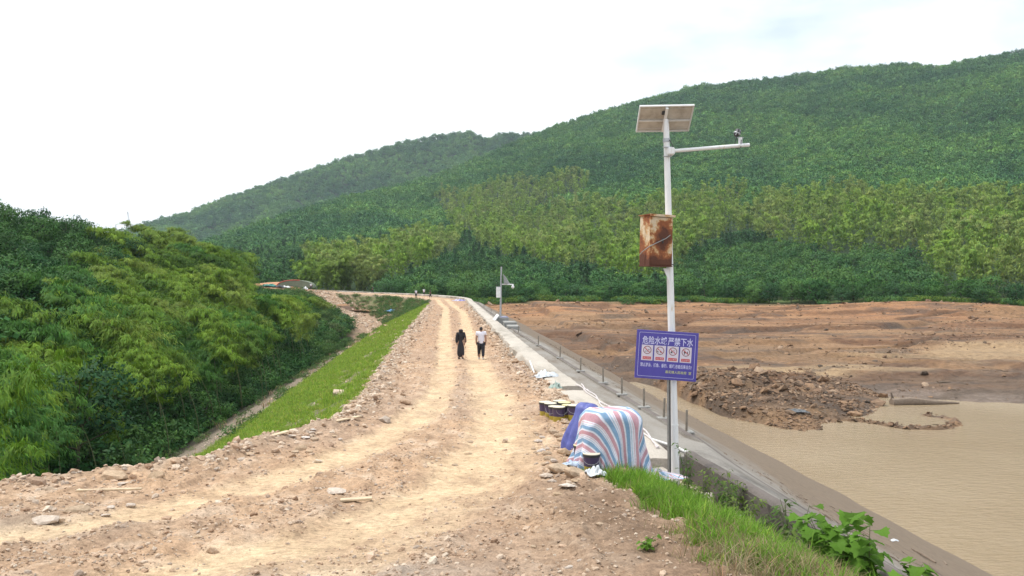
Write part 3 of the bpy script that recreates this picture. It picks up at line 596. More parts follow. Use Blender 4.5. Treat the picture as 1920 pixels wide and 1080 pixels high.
# ---- far hillside
def inpoly(x, y, P):
    c = np.zeros(len(x), bool); j = len(P)-1
    for i in range(len(P)):
        (xi, yi), (xj, yj) = P[i], P[j]; c ^= ((yi > y) != (yj > y)) & (x < (xj-xi)*(y-yi)/((yj-yi) or 1e-9)+xi); j = i
    return c
def polar_pts(r0, r1, sp0, sp1, X0, X1, rr):
    out_ = []; r = r0
    while r < r1:
        sp = np.interp(r, [r0, r1], [sp0, sp1]); a0, a1 = YAW+math.atan((X0-960)/F), YAW+math.atan((X1-960)/F); n = int((a1-a0)*r/sp)
        out_.append(np.stack([np.linspace(a0, a1, n)+rr.uniform(-.5, .5, n)*sp/r, r+rr.uniform(-.5, .5, n)*sp, np.full(n, sp)], 1)); r += sp
    return np.concatenate(out_)
Q = polar_pts(198, 1130, 3.7, 5.9, -120, 2120, RNG); az, r, sp = Q.T; x, y = r*np.sin(az), r*np.cos(az); z = zhill(az, r); s_, v_ = damc(x, y)
ok = ~((v_ < 7) & (s_ > 140) & (r < 236)) & ~((x < -20) & (y < 228)); x, y, z, r, sp = [q[ok] for q in (x, y, z, r, sp)]
X_, Y_, D_ = proj(np.stack([x, y, z+5], 1)); wob = fbm(X_*.02, Y_*.03, 3)*22; Xw, Yw = X_+wob, Y_+fbm(X_*.03+9, Y_*.02, 3)*16
bam = inpoly(Xw, Yw, [(805, 372), (900, 345), (1085, 318), (1095, 345), (1000, 385), (900, 432), (850, 420)]) | inpoly(Xw, Yw, [(890, 438), (960, 408), (1100, 372), (1200, 385), (1300, 358), (1400, 352), (1400, 430), (1290, 465), (1240, 515), (1100, 495), (960, 480), (900, 462)]) \
    | inpoly(Xw, Yw, [(1400, 420), (1420, 372), (1530, 352), (1700, 362), (2200, 372), (2200, 500), (1840, 520), (1760, 500), (1700, 462), (1560, 455), (1450, 440)]) | inpoly(Xw, Yw, [(672, 512), (690, 470), (745, 446), (800, 430), (858, 428), (856, 470), (790, 490), (740, 512)]) | inpoly(Xw, Yw, [(560, 548), (575, 480), (640, 465), (690, 500), (700, 545)])
shr = inpoly(Xw, Yw, [(1240, 600), (1230, 500), (1330, 470), (1420, 440), (1560, 455), (1700, 465), (1860, 540), (1900, 600)]) | inpoly(Xw, Yw, [(690, 560), (700, 520), (860, 485), (960, 500), (940, 560)])
thin = ((RNG.random(len(x)) < .3) & bam) | ((RNG.random(len(x)) < .22) & shr & ~bam); keep = ~thin; x, y, z, r, sp, bam, shr = [q[keep] for q in (x, y, z, r, sp, bam, shr)]
# young bamboo shoots out of the mixed wood too
mid = r < 430
HB = protos('bamboo_far', [both('bamboo_far', bamboo_parts(140+i, 12, 44, 9, .9, .24, .10, .05, .16, .11), M_bamfar, M_culm) for i in range(4)])
HS = protos('shrub_far', [both('shrub_far', tree_parts(320+i, 4.6, 4.8, 9, 46, .55, .36, .05), M_shrub, M_bark) for i in range(4)])
HM = protos('tree_far', [both('tree_far', tree_parts(340+i, 6.5, 5.4, 10, 46, .7, .5, .12), M_leafmid, M_bark) for i in range(5)]+[both('con_far', tree_parts(350+i, 8.5, 4.4, 14, 26, .8, .4, .1, True), M_con, M_bark) for i in range(2)])
HL = protos('tree_ridge', [both('tree_ridge', tree_parts(360+i, 5.0, 6.4, 8, 22, 1.2, .9, .05), M_leafmix, M_bark) for i in range(5)]+[both('con_ridge', tree_parts(370+i, 9, 4.6, 9, 12, 1.4, .8, .1, True), M_con, M_bark) for i in range(1)])
# the front row along the shore: each tree a thing
front = np.where((r < 212) & ~bam)[0]; fx, _, _ = proj(np.stack([x, y, z], 1)); front = [i for i in front if 690 < fx[i] < 1925]; rnd.shuffle(front); front = front[:150]; fm = np.zeros(len(x), bool)
SHR = [pmesh(tree_parts(380+i, 5.2, 5.2, 12, 110, .38, .24, .04), 'trunk', 'crown', M_shrub if i % 2 else M_leaf, M_bark) for i in range(4)]
for i in front:
    fm[i] = True; grow('broadleaf_tree', SHR[rnd.randrange(4)], (x[i], y[i], z[i]-.3), rnd.uniform(0, 6.28), rnd.uniform(.6, 1.15), 'bushy green tree at the foot of the hillside above the bare shore', 'tree', 'trees along the far shore')
def mass(nm, m, coll, ids, f, lb, tiltr=.06):
    n = int(m.sum()); k = sp[m]/5.0 if f == 0 else f
    scatter(nm, np.stack([x[m], y[m], z[m]-.3], 1), np.stack([RNG.normal(0, tiltr, n), RNG.normal(0, tiltr, n), RNG.uniform(0, 6.28, n)], 1), RNG.uniform(.6, 1.35, n)*(k if np.ndim(k) else np.full(n, k)), RNG.choice(ids, n), coll, lb)
mass('bamboo_grove', bam & (r < 1000), HB, range(4), 1.0, 'yellow green bamboo groves in bands across the far hillside')
mass('shrubbery', shr & ~bam & ~fm & mid, HS, range(4), 1.0, 'dense rounded green shrubs on the lower far hillside')
near_mix = ~bam & ~(shr & mid) & ~fm & (r < 480)
mass('forest', near_mix, HM, [0, 1, 2, 3, 4, 0, 1, 2, 3, 4, 5, 6], 0, 'mixed green forest on the lower and middle hillside')
sp = sp*.98
mass('forest', (r >= 480) & ~(bam & (r < 1000)), HL, [0, 1, 2, 3, 4], 0, 'dark forest cover over the upper hillside to the ridge')
Q = polar_pts(1180, 1680, 7, 8.5, 60, 1180, RNG); az, r, sp = Q.T; x, y = r*np.sin(az), r*np.cos(az); z = zfar(az, r)
mass('forest', r > 0, HL, [0, 1, 2, 3, 4], 0, 'hazy forest on the distant ridge behind the valley')
BY_ = [pmesh(bamboo_parts(600+i, 11, 70, 34, .6, .11, .20, .05, .2, .15), 'culm', 'foliage', M_bamfar, M_culm) for i in range(3)]
for k in range(26):
    X = 560+k*5.8+rnd.uniform(-6, 6); d_ = 219+rnd.uniform(0, 9)+max(0, 620-X)*.12; p = at(X, 547, d=d_); zz = z1_(p.x, p.y); top_ = 462+abs(X-640)*.25+rnd.uniform(-6, 20)
    sc_ = max(.45, min(1.35, (CAMZ+(526-top_)/F*d_-zz)/10.4)); grow('bamboo', BY_[k % 3], (p.x, p.y, zz-.3), rnd.choice([0, PI])+rnd.gauss(0, .6), sc_, 'tall yellow olive bamboo in the clump standing behind the far end of the road', 'bamboo', 'tall bamboos behind the far road')
# ---- large bright bamboos rising beside the camera, left edge of the picture
NB = [pmesh(bamboo_parts(400+i, 5.2, 84, 44, .24, .034, .34, .028, .16), 'culm', 'foliage', leafmat('near_bamboo_leaf%d' % i, [(.10, .20, .022), (.13, .23, .03)], .4), M_culm) for i in range(2)]
for k, (X, Y, d, rz, sc_, lb) in enumerate([(-62, 640, 15.5, .25, .95, 'tall bright green bamboo arching in at the left edge above the road shoulder'), (-60, 800, 14.0, -.15, .72, 'bright green bamboo spray hanging low beside the left end of the dirt road'),
                                     (20, 905, 15.5, .5, .5, 'short bamboo tuft behind the road shoulder at the lower left'), (-130, 700, 15.5, .1, 1.0, 'bright bamboo mostly out of view past the left edge')][:3]):
    p = at(X, Y, d=d); h = {0: 4.6, 1: 3.5, 2: 2.2}.get(k, 4); grow('bamboo', NB[k % 2], (p.x-.6, p.y, p.z-h), rz, sc_, lb, 'bamboo', None)
n = 2600; az = RNG.uniform(YAW-.10, YAW+.62, n); r = 199-np.abs(RNG.normal(0, 4.0, n)); x, y = r*np.sin(az), r*np.cos(az); kp = fbm(x*.1, y*.1, 3)+ (r-190)*.05 > .05; x, y = x[kp], y[kp]; n = len(x)
SE = protos('shore_scrub', [both('scrub', tree_parts(700+i, 1.3, 2.6, 5, 30, .34, .2, 0), M_shrub if i else M_slopeg0, M_bark) for i in range(2)])
scatter('scrub', np.stack([x, y, zbed(x, y)-.05], 1), np.stack([0*x, 0*x, RNG.uniform(0, 6.28, n)], 1), RNG.uniform(.4, 1.1, n), RNG.integers(0, 2, n), SE, 'low green scrub fringing the top of the bare shore')
# ---- grasses
def blades(seed, n, h, wdt, spread, bend=.6, cols=None):
    r = np.random.default_rng(seed); V = []; Fc = []; T = []
    for k in range(n):
        a = r.uniform(0, 6.28); p = np.array([r.normal(0, spread), r.normal(0, spread), 0]); d = np.array([math.cos(a), math.sin(a), 0]); s_ = np.array([-d[1], d[0], 0]); hh = h*r.uniform(.5, 1.15); b_ = bend*r.uniform(.2, 1.2); b0 = len(V)
        tt = 1+r.uniform(-.3, .3); dry = r.random() < .12; t3 = (tt*1.9, tt*1.35, tt*1.6) if dry else (tt, tt, tt)
        for q, w_ in ((0, 1), (.4, .9), (.75, .6), (1, .05)):
            c = p+d*hh*b_*q**2+np.array((0, 0, hh*(q-.25*b_*q**2))); V += [c-s_*wdt*w_/2, c+s_*wdt*w_/2]; T += [t3, t3]
        Fc += [(b0+2*j, b0+2*j+1, b0+2*j+3, b0+2*j+2) for j in range(3)]
    return np_mesh('blades', V, Fc, True, np.array(T))
M_grass = leafmat('grass_blade', [(.12, .25, .025), (.16, .32, .035), (.20, .34, .05), (.10, .22, .028)], .4)
M_dry = leafmat('dry_grass', [(.30, .25, .13), (.22, .18, .09), (.34, .29, .18)], .3)
M_slopeg = leafmat('slope_grass', [(.20, .34, .04), (.25, .38, .05), (.16, .28, .04), (.26, .32, .08)], .35)
def withm(me, m): me.materials.append(m); return me
GR = protos('grass_near', [withm(blades(500+i, 46, .22, .009, .07, .8), M_grass) for i in range(3)]+[withm(blades(510, 34, .17, .006, .10, 1.0), M_dry)]+[withm(blades(520+i, 26, .09, .010, .08, .8), M_grass) for i in range(2)])
n = 5200; x = RNG.uniform(1.95, 4.7, n); y = RNG.uniform(5.2, 14.6, n)
dens = ss(2.1, 2.8, x+fbm(y*.8, x, 3)*.4)*(.5+.5*ss(-.3, .2, fbm(x*1.3, y*1.3, 3)))*ss(14.4, 12.6, y)
kp = RNG.random(n) < dens; x, y = x[kp], y[kp]; n = len(x); big = ss(12.6, 11.6, y)*ss(4.0, 3.2, x)*ss(7.0, 9.2, y)+.2; pk = RNG.random(n)
idx = np.where(pk < .62*np.clip(big, 0, 1), RNG.integers(0, 3, n), np.where(pk < .75, 3, 4+RNG.integers(0, 2, n)))
idx = np.where((x > 3.5) & (y < 10.4) & (RNG.random(n) < .35), 3, idx)
scatter('grass', np.stack([x, y, zg(x, y)-.01], 1), np.stack([RNG.normal(0, .15, n), RNG.normal(0, .15, n), RNG.uniform(0, 6.28, n)], 1), RNG.uniform(.6, 1.35, n)*np.where(x > 4.2, .8, 1), idx, GR, 'lush green grass round the foot of the near pole')
GS = protos('grass_slope', [withm(blades(530+i, 26, .17, .02, .16, .8), M_slopeg) for i in range(3)])
n = 60000; s = 15+135*RNG.random(n)**1.3; t = RNG.uniform(.4, 9.6, n); v = ledge_v(s)-t; x, y = v, s
n1 = fbm(x*.8, y*.45, 4); n2 = fbm(x*2.6+5, y*1.6, 4, .6); dens = gdens(x, y, t)
kp = RNG.random(n) < dens*.75; x, y = x[kp], y[kp]; n = len(x)
scatter('grass', np.stack([x, y, zg(x, y)-.02], 1), np.stack([0*x, 0*x, RNG.uniform(0, 6.28, n)], 1), RNG.uniform(.6, 1.2, n)*np.interp(y, [15, 40, 150], [.8, 1.0, 1.5]), RNG.integers(0, 3, n), GS, 'bright green grass strip on the downstream slope of the dam')
# weeds and scrub on the slope inside the bend, dead stalks at the toe
SCR = protos('scrub', [both('scrub', tree_parts(540+i, .6, 1.3, 5, 26, .2, .07, 0), M_bush, M_bark) for i in range(3)]+[withm(blades(545, 26, .7, .03, .25, .8), M_dry)])
n = 5200; s = RNG.uniform(146, 225, n); v = -3.6-RNG.random(n)*13; x, y = dampt(s, v); kp = (poly_dist(x, y, CHUTE) > 1.8) & (zland(x, y) > left_hill(x, y)) & (RNG.random(n) < .2+.45*ss(-.1, .3, fbm(x*.3, y*.3, 3))); x, y = x[kp], y[kp]
s2 = RNG.uniform(14, 150, 1500); v2 = ledge_v(s2)-RNG.uniform(8, 15, 1500); k2 = RNG.random(len(s2)) < .12; x = np.concatenate([x, v2[k2]]); y = np.concatenate([y, s2[k2]]); n = len(x)
scatter('scrub', np.stack([x, y, zg(x, y)-.03], 1), np.stack([0*x, 0*x, RNG.uniform(0, 6.28, n)], 1), RNG.uniform(.4, 1.1, n), RNG.choice([0, 1, 2, 3], n), SCR, 'rough scrub and dead stalks on the slope below the far bend')
# ================================================================ STONES, RUBBLE, DRIFT
_hit0 = hit
def hit(X, Y, f=None): return _hit0(X, Y, f or zg)
def rock_mesh(seed, sub=1, flat=.6, jag=.28):
    r = random.Random(seed); bm = bmesh.new(); bmesh.ops.create_icosphere(bm, subdivisions=sub, radius=.5)
    pls = [(Vector((r.gauss(0, 1), r.gauss(0, 1), r.gauss(0, 1))).normalized(), r.uniform(.24, .42)) for _ in range(9)]
    for v in bm.verts:
        v.co *= 1+r.uniform(-jag, jag)*.5
        for nn, dd in pls:
            k = v.co.dot(nn)
            if k > dd: v.co -= nn*(k-dd)
        v.co.z *= flat; v.co.x *= 1.15
    me = bpy.data.meshes.new('rock'); bm.to_mesh(me); bm.free(); return me
def stone_mat(name, cols):
    m, nt, b = base_mat(name); oi = nt.nodes.new('ShaderNodeObjectInfo'); k = len(cols)
    c = ramp(nt, oi.outputs['Random'], [(i/(k-1), q) for i, q in enumerate(cols)]); n = noise(nt, 7, 6, .7)
    c = mixc(nt, 1, c, ramp(nt, n, [(.3, (.7, .68, .65)), (.7, (1.25, 1.25, 1.25))]), 'MULTIPLY'); nt.links.new(c, b.inputs['Base Color'])
    b.inputs['Roughness'].default_value = .95; b.inputs['Specular IOR Level'].default_value = .2; bump(nt, b, n, .6, .02); return m
M_gravel = stone_mat('gravel', [(.36, .25, .17), (.48, .35, .25), (.60, .48, .37), (.44, .37, .31), (.33, .22, .15), (.55, .40, .29), (.66, .58, .48)])
M_rock = stone_mat('boulder', [(.42, .31, .21), (.48, .36, .25), (.40, .31, .23), (.52, .40, .28)])
M_pale = stone_mat('pale_rock', [(.60, .54, .48), (.50, .42, .35), (.62, .58, .55)])
M_mudst = stone_mat('mud_stone', [(.12, .085, .062), (.20, .13, .085), (.10, .08, .065), (.29, .19, .12), (.17, .105, .068), (.38, .28, .20)])
M_twig = stone_mat('driftwood', [(.10, .075, .055), (.16, .125, .095), (.24, .19, .15), (.07, .055, .045)])
GV = protos('gravel', [withm(rock_mesh(i, 1, .55+.08*(i % 3), .3), M_gravel) for i in range(7)])
def sc_pts(nm, x, y, z, size, coll, k, lb, flat=None):
    n = len(x); scatter(nm, np.stack([x, y, z], 1), np.stack([RNG.normal(0, .35, n), RNG.normal(0, .35, n), RNG.uniform(0, 6.28, n)], 1), size if flat is None else size[:, None]*flat, RNG.integers(0, k, n), coll, lb)
n = 95000; y = 5+np.geomspace(1, 120, n)-1; RNG.shuffle(y); s = y; v = RNG.uniform(-1.2, 1, n); e = ledge_v(s); x = np.where(v < 0, e+v*.6, e+(4.6-e)*v)
x = np.where((y < 16), RNG.uniform(-9, 2.7, n), x); rm = rutmask(x, y); cl = fbm(x*1.6, y*1.2, 4, .6)
dens = (1-rm*.93)*(.25+.75*ss(-.15, .35, cl))*(1-.5*ss(1.0, 1.8, x)*ss(11, 9.5, y)); kp = (RNG.random(n) < dens); x, y = x[kp], y[kp]; n = len(x)
size = np.minimum(RNG.lognormal(math.log(.026), .6, n), .18)*np.interp(y, [5, 12, 40, 120], [.72, 1, 1.7, 3.2])
berm = np.exp(-((x-ledge_v(y)-.3)/.45)**2)+np.exp(-((x-3.25)/.4)**2)*ss(15, 18, y); size *= 1+1.0*berm*RNG.random(n)
sc_pts('gravel', x, y, zg(x, y)+size*.08, size, GV, 7, 'loose broken stone and gravel strewn over the dirt road')
# stones along the inner side of the parapet and the two rough edges
n = 7000; s = 12+125*RNG.random(n)**1.8; right = RNG.random(n) < .55; v = np.where(right, 3.55-np.abs(RNG.normal(0, .42, n)), ledge_v(s)+RNG.normal(.05, .45, n)); kp = ~((rutmask(v, s) > .5)); v, s = v[kp], s[kp]; n = len(v)
size = RNG.lognormal(math.log(.085), .5, n)*np.interp(s, [12, 40, 130], [1, 1.4, 2.4])*.9; size = np.minimum(size, .45)
sc_pts('rubble', v, s, zg(v, s)+size*.1, size, GV, 7, 'broken stone piled along the edges of the crest road')
# pale rubble on the downstream slope, the chute, the spoil mound
n = 3600; s = 14+134*RNG.random(n)**1.3; t = np.where(RNG.random(n) < .5, RNG.uniform(.3, 3, n), RNG.uniform(6.8, 12, n)); x, y = ledge_v(s)-t, s; kp = fbm(x*.6, y*.2, 3) > -.05; x, y = x[kp], y[kp]; size = RNG.lognormal(math.log(.12), .55, len(x))
sc_pts('rubble', x, y, zg(x, y), size, GV, 7, 'pale stones scattered down the grassy slope')
n = 2600; k = RNG.random(n)*(len(CHUTE)-1); i = k.astype(int); f = (k-i)[:, None]; C = np.array(CHUTE); P = C[i]*(1-f)+C[np.minimum(i+1, len(C)-1)]*f+RNG.normal(0, 1.3, (n, 2)); size = RNG.lognormal(math.log(.25), .55, n)
sc_pts('rubble', P[:, 0], P[:, 1], zg(P[:, 0], P[:, 1]), size, GV, 7, 'reddish rubble spilled down the chute by the far abutment')
# reservoir bed: stones, mud clods, driftwood
MS = protos('mud_stones', [withm(rock_mesh(20+i, 1, .5, .35), M_mudst) for i in range(6)])
n = 76000; q_ = RNG.random(n) < .25; x = np.where(q_, RNG.uniform(18, 38, n), RNG.uniform(8, 150, n)); y = np.where(q_, RNG.uniform(52, 78, n), 50+145*RNG.random(n)**1.15); z = zbed(x, y); X_, Y_, D_ = proj(np.stack([x, y, z], 1))
cl = fbm(x*.16+4, y*.25, 4, .6); spit = np.exp(-((x-27)/9)**2-((y-63)/10)**2)*3; lin = np.exp(-((x-(118+(y-165)*.9))/5)**2)
kp = (X_ < 1980) & (z > -6.05) & (z > face_z(x)-.1) & (RNG.random(n) < ss(.05, .6, cl+np.minimum(spit, 1)*.45*(1+fbm(x*.5, y*.8, 3))+lin*.5)*.75+.03)
x, y, z, D_ = x[kp], y[kp], z[kp], D_[kp]; size = RNG.lognormal(math.log(.13), .7, len(x))*np.interp(y, [50, 190], [.9, 2.2])
sc_pts('rubble', x, y, z+size*.05, size, MS, 6, 'stones and mud clods strewn over the drained reservoir bed')
TW = protos('twigs', [withm(MB().tube([(-.5, 0, 0), (-.1, .06, .03), (.25, -.03, .02), (.5, .05, 0)], [.03, .035, .025, .01], 5).build('twig', None).data, M_twig), withm(MB().tube([(-.5, 0, 0), (0, .1, .02), (.5, 0, .05)], [.02, .03, .012], 4).tube([(0, .1, .02), (.2, .3, .08)], [.018, .006], 4).build('twig', None).data, M_twig)])
for o in [o for o in COL.objects if o.name.startswith('twig')]: bpy.data.objects.remove(o)
n = 6000; x = RNG.uniform(10, 130, n); y = 50+140*RNG.random(n)**1.2; z = zbed(x, y); cl = fbm(x*.16+4, y*.25, 4, .6); spit = np.exp(-((x-27)/7)**2-((y-60)/7)**2)*1.6; bar = np.exp(-((x-33)/5)**2-((y-55)/4)**2)
kp = (z > -6.03) & (z > face_z(x)) & (RNG.random(n) < ss(.0, .5, cl+spit*.6+bar)); x, y, z = x[kp], y[kp], z[kp]; size = RNG.lognormal(math.log(.8), .5, len(x))*np.interp(y, [60, 90], [1, .6])
sc_pts('driftwood', x, y, z+.06, size, TW, 2, 'driftwood and roots lying across the bare mud')
n = 1500; s = RNG.uniform(6, 60, n); v = 6.6+np.abs(RNG.normal(0, .35, n))+RNG.random(n)**5*9; z = face_z(v)+.03; kp = z > -6; sz = RNG.lognormal(math.log(.3), .5, n)
sz = np.minimum(sz*.45, .35); scatter('driftwood', np.stack([v, s, z-.012], 1)[kp], np.stack([0*s+.46, 0*s, PI/2+RNG.normal(0, .22, n)], 1)[kp], sz[kp], RNG.integers(0, 2, n)[kp], TW, 'line of twigs left by falling water on the upstream face')
# ---- countable rocks, one object each
RK = [rock_mesh(40+i, 2, .62+.06*(i % 3), .18) for i in range(6)]
for r_ in RK: r_.materials.append(M_rock)
RKP = [r_.copy() for r_ in RK]
for r_ in RKP: r_.materials.clear(); r_.materials.append(M_pale)
rr_ = random.Random(5)
def rock(X, Y, wpx, label, pale=False, fl=1.0, group='single rocks on the dirt'):
    p = hit(X, Y); d = (Vector(p)-Vector((0, 0, CAMZ))).dot(Vector(_f)); sz = wpx/F*d
    o = bpy.data.objects.new('rock', (RKP if pale else RK)[rr_.randrange(6)]); COL.objects.link(o); o.location = (p.x, p.y, p.z+sz*.12*fl); o.scale = (sz, sz*.85, sz*fl)
    o.rotation_euler = (rr_.uniform(-.15, .15), rr_.uniform(-.15, .15), rr_.uniform(-.5, .5)); tag(o, label, 'rock', group); return o
for a in [(83, 977, 62, 'broad flat cream slab of rock near the lower left corner', True, .45), (145, 958, 42, 'grey brown rock above the flat cream slab, left foreground', False, .6), (243, 950, 22, 'small white stone right of the two cream stones, left foreground', True, .8),
          (208, 953, 18, 'small cream stone touching the white stone in left foreground', True, .7), (196, 968, 22, 'flat pale chip of rock below the white stone, left foreground', True, .5), (215, 899, 56, 'wide brown block sunk in the road shoulder under the bamboo', False, .7),
          (292, 894, 34, 'brown rock right of the wide block on the road shoulder', False, .8), (227, 909, 16, 'bright white stone just below the wide brown shoulder block', True, .9), (370, 1010, 20, 'square tan stone alone between the tracks, lower left', False, .8),
          (563, 843, 22, 'rusty brown boulder below the tip of the green slope', False, .9), (628, 924, 42, 'pale crumbled flat rock in the middle of the road', True, .4), (90, 918, 26, 'grey slab tilted on the shoulder at the far left', False, .6),
          (853, 873, 14, 'small dark clod, lower of two on the smooth wheel track', False, .7), (881, 830, 13, 'small reddish clod up the track from the two dark clods', False, .7), (877, 851, 16, 'flat dark clod between the reddish and the lower clod', False, .5),
          (1066, 1064, 16, 'white pebble at the bottom edge, left of its brighter neighbour', True, .6), (1088, 1052, 12, 'small bright white pebble near the bottom edge right of centre', True, .8), (1000, 1027, 14, 'round tan stone on the dark dug earth', False, .9),
          (1046, 884, 44, 'large tan boulder left of the striped tarp', False, .95), (1076, 893, 46, 'large brown boulder with steep face beside the striped tarp', False, 1.05), (1057, 852, 28, 'orange tan pointed rock above the large tan boulder', False, 1.1),
          (1036, 813, 22, 'brown rock on the rubble left of the blue tarp', False, .9), (1060, 794, 20, 'tan rock in front of the row of paint buckets', False, .7), (1057, 823, 20, 'flat pale rock beside the edge of the blue tarp', True, .5),
          (1023, 893, 26, 'low cream rock left of the two big boulders', True, .6), (1062, 912, 34, 'flat cream rock in front of the steep brown boulder', True, .45), (1030, 862, 20, 'small tan rock above the low cream rock', False, .8),
          (546, 819, 18, 'grey stone at the left of the cluster on the road edge', True, .7), (572, 822, 18, 'cream stone in the middle of the cluster on the road edge', True, .7), (590, 826, 20, 'tan stone at the right of the cluster on the road edge', False, .8),
          (453, 864, 18, 'rounded grey stone where the shoulder meets the slope toe', True, .8), (466, 853, 22, 'flat reddish slab above the rounded grey stone', False, .5), (1045, 930, 24, 'earth covered lump at the top of the dug heap', False, .8), (1125, 985, 20, 'tan rock on the right flank of the dug heap', False, .7)]:
    rock(*a)
for X, Y, wpx in [(rr_.uniform(1000, 1090), rr_.uniform(800, 905), rr_.uniform(10, 20)) for _ in range(34)]+[(rr_.uniform(500, 640), rr_.uniform(800, 850), rr_.uniform(9, 15)) for _ in range(14)]:
    rock(X, Y, wpx, 'small loose broken stone in the rubble beside the crest road', rr_.random() < .35, .75, 'loose broken stones in the rubble')
# ================================================================ BUILT THINGS
M_white = simple('white_paint', [(.25, (.62, .62, .60)), (.5, (.78, .79, .80)), (.75, (.82, .83, .85))], 5, .4, 0, .05)
M_galv = simple('galvanised', two((.42, .43, .45), .15), 14, .45, .6)
M_steel = simple('grey_steel', two((.27, .27, .26), .15), 9, .5, .3)
M_dark = simple('dark_plastic', two((.035, .035, .04)), 8, .5)
M_back = simple('panel_backsheet', [(.3, (.34, .30, .25)), (.5, (.50, .46, .41)), (.7, (.60, .57, .52))], 4, .6)
M_alu = simple('aluminium', two((.7, .7, .7), .08), 9, .4, .4)
M_cell = simple('solar_cells', two((.02, .03, .07)), 9, .2)
m, nt, b = base_mat('rusty_paint'); L = nt.links.new
n1 = noise(nt, 3.1, 7, .68); n2 = noise(nt, 18, 6, .7); tcn = nt.nodes.new('ShaderNodeTexCoord'); sp = nt.nodes.new('ShaderNodeSeparateXYZ'); L(tcn.outputs['Object'], sp.inputs[0])
r = nt.nodes.new('ShaderNodeMapRange'); r.inputs[1].default_value = -.22; r.inputs[2].default_value = -.38; r.inputs[4].default_value = .30; L(sp.outputs['Z'], r.inputs[0])
cx_ = nt.nodes.new('ShaderNodeVectorMath'); cx_.operation = 'DISTANCE'; cx_.inputs[1].default_value = (.03, -.15, .02); sc1 = nt.nodes.new('ShaderNodeVectorMath'); sc1.operation = 'MULTIPLY'; sc1.inputs[1].default_value = (1, .1, .45); L(tcn.outputs['Object'], sc1.inputs[0]); L(sc1.outputs[0], cx_.inputs[0])
r2 = nt.nodes.new('ShaderNodeMapRange'); r2.inputs[1].default_value = .12; r2.inputs[2].default_value = .22; r2.inputs[3].default_value = .22; r2.inputs[4].default_value = -.02; L(cx_.outputs['Value'], r2.inputs[0])
a1 = nt.nodes.new('ShaderNodeMath'); L(n1, a1.inputs[0]); L(r.outputs[0], a1.inputs[1]); a2 = nt.nodes.new('ShaderNodeMath'); L(a1.outputs[0], a2.inputs[0]); L(r2.outputs[0], a2.inputs[1])
c = ramp(nt, a2.outputs[0], [(.40, (.60, .50, .36)), (.45, (.52, .33, .16)), (.50, (.30, .10, .035)), (.66, (.10, .035, .02))]); c = mixc(nt, 1, c, ramp(nt, n2, [(.3, (.8, .78, .75)), (.7, (1.12, 1.1, 1.1))]), 'MULTIPLY')
L(c, b.inputs['Base Color']); b.inputs['Roughness'].default_value = .8; bump(nt, b, n2, .3, .004); M_rust = m
m, nt, b = base_mat('pole_paint'); L = nt.links.new; n1 = noise(nt, 2.2, 7, .7, stretch=(6, 6, 1)); n2 = noise(nt, 9, 6, .75)
c = ramp(nt, n1, [(.3, (.60, .58, .52)), (.42, (.78, .79, .80)), (.6, (.80, .81, .83)), (.72, (.62, .52, .36))]); c = mixc(nt, ramp(nt, n2, [(.66, (0, 0, 0)), (.72, (.7, .7, .7))]), c, (.30, .29, .25)); L(c, b.inputs['Base Color']); b.inputs['Roughness'].default_value = .38; M_polep = m
# ---- near camera pole
PB = hit(1267, 922); dp = float((Vector(PB)-Vector((0, 0, CAMZ))).dot(Vector(_f)))
cp = empty('camera_pole', PB); tag(cp, 'tall white camera pole with solar panel and rusty box, beside the warning sign', 'camera pole')
def q(X, Y, dd=0): return at(X, Y, d=dp+dd)-PB
base, top = Vector((0, 0, -.25)), q(1249, 232); ax = (top-q(1267, 915)); 
def onp(Y, dd=0):
    t = (915-Y)/(915-232); return q(1267-18*t, Y, dd)
pp = [base, onp(888), onp(888), onp(797), onp(797), onp(500), onp(300), onp(232)]
MB().tube(pp, [.079, .078, .076, .075, .073, .062, .056, .054], 20).build('pole', M_polep, cp, True)
f_ = MB(); f_.lathe([(.16, -.22), (.16, 0.015), (.085, .02), (.085, .05)], 24); f_.build('base_flange', M_galv, cp, True)
for Y in (888, 797): MB().tube([onp(Y+1.5), onp(Y-1.5)], .08, 20).build('collar', M_polep, cp, True)
MB().tube([onp(267), onp(260)], .068, 20).build('pole_band', M_galv, cp, True)
# panel, its high edge towards the camera
Pc = (q(1200, 198, -.22)+q(1307, 196, -.22)+q(1288, 243, .3)+q(1190, 248, .3))/4
eu = (q(1307, 196, -.22)-q(1200, 198, -.22)); ev = ((q(1200, 198, -.22)+q(1307, 196, -.22))-(q(1288, 243, .3)+q(1190, 248, .3)))/2
W_, H_ = eu.length*.96, ev.length; eu.normalize(); ev = (ev-eu*ev.dot(eu)).normalized(); en = eu.cross(ev)
if en.z < 0: en = -en
RM = Matrix((eu, ev, en)).transposed()
sp_ = MB().box(Pc, (W_-.02, H_-.02, .008), RM).build('solar_panel', M_back, cp)
MB().box(Pc+en*.008, (W_-.05, H_-.05, .004), RM).build('cell_sheet', M_cell, sp_)
fr = MB()
for sgn in (-1, 1):
    fr.box(Pc+eu*sgn*(W_/2-.012)-en*.006, (.024, H_, .04), RM); fr.box(Pc+ev*sgn*(H_/2-.012)-en*.006, (W_-.05, .024, .038), RM)
fr.build('frame', M_alu, sp_)
MB().box(Pc-ev*.04-en*.02, (W_-.06, .035, .025), RM).build('cross_rail', M_alu, sp_)
for k in (-.08, .08): MB().box(Pc+ev*k*3-en*.012, (W_-.07, .004, .006), RM).build('backsheet_seam', M_alu, sp_)
MB().box(Pc+ev*.15+eu*(-.02)-en*.025, (.11, .08, .03), RM, bev=.008).build('junction_box', M_dark, sp_)
MB().box(Pc-en*.045, (.05, H_*.9, .045), RM).build('tilt_bracket', M_polep, cp)
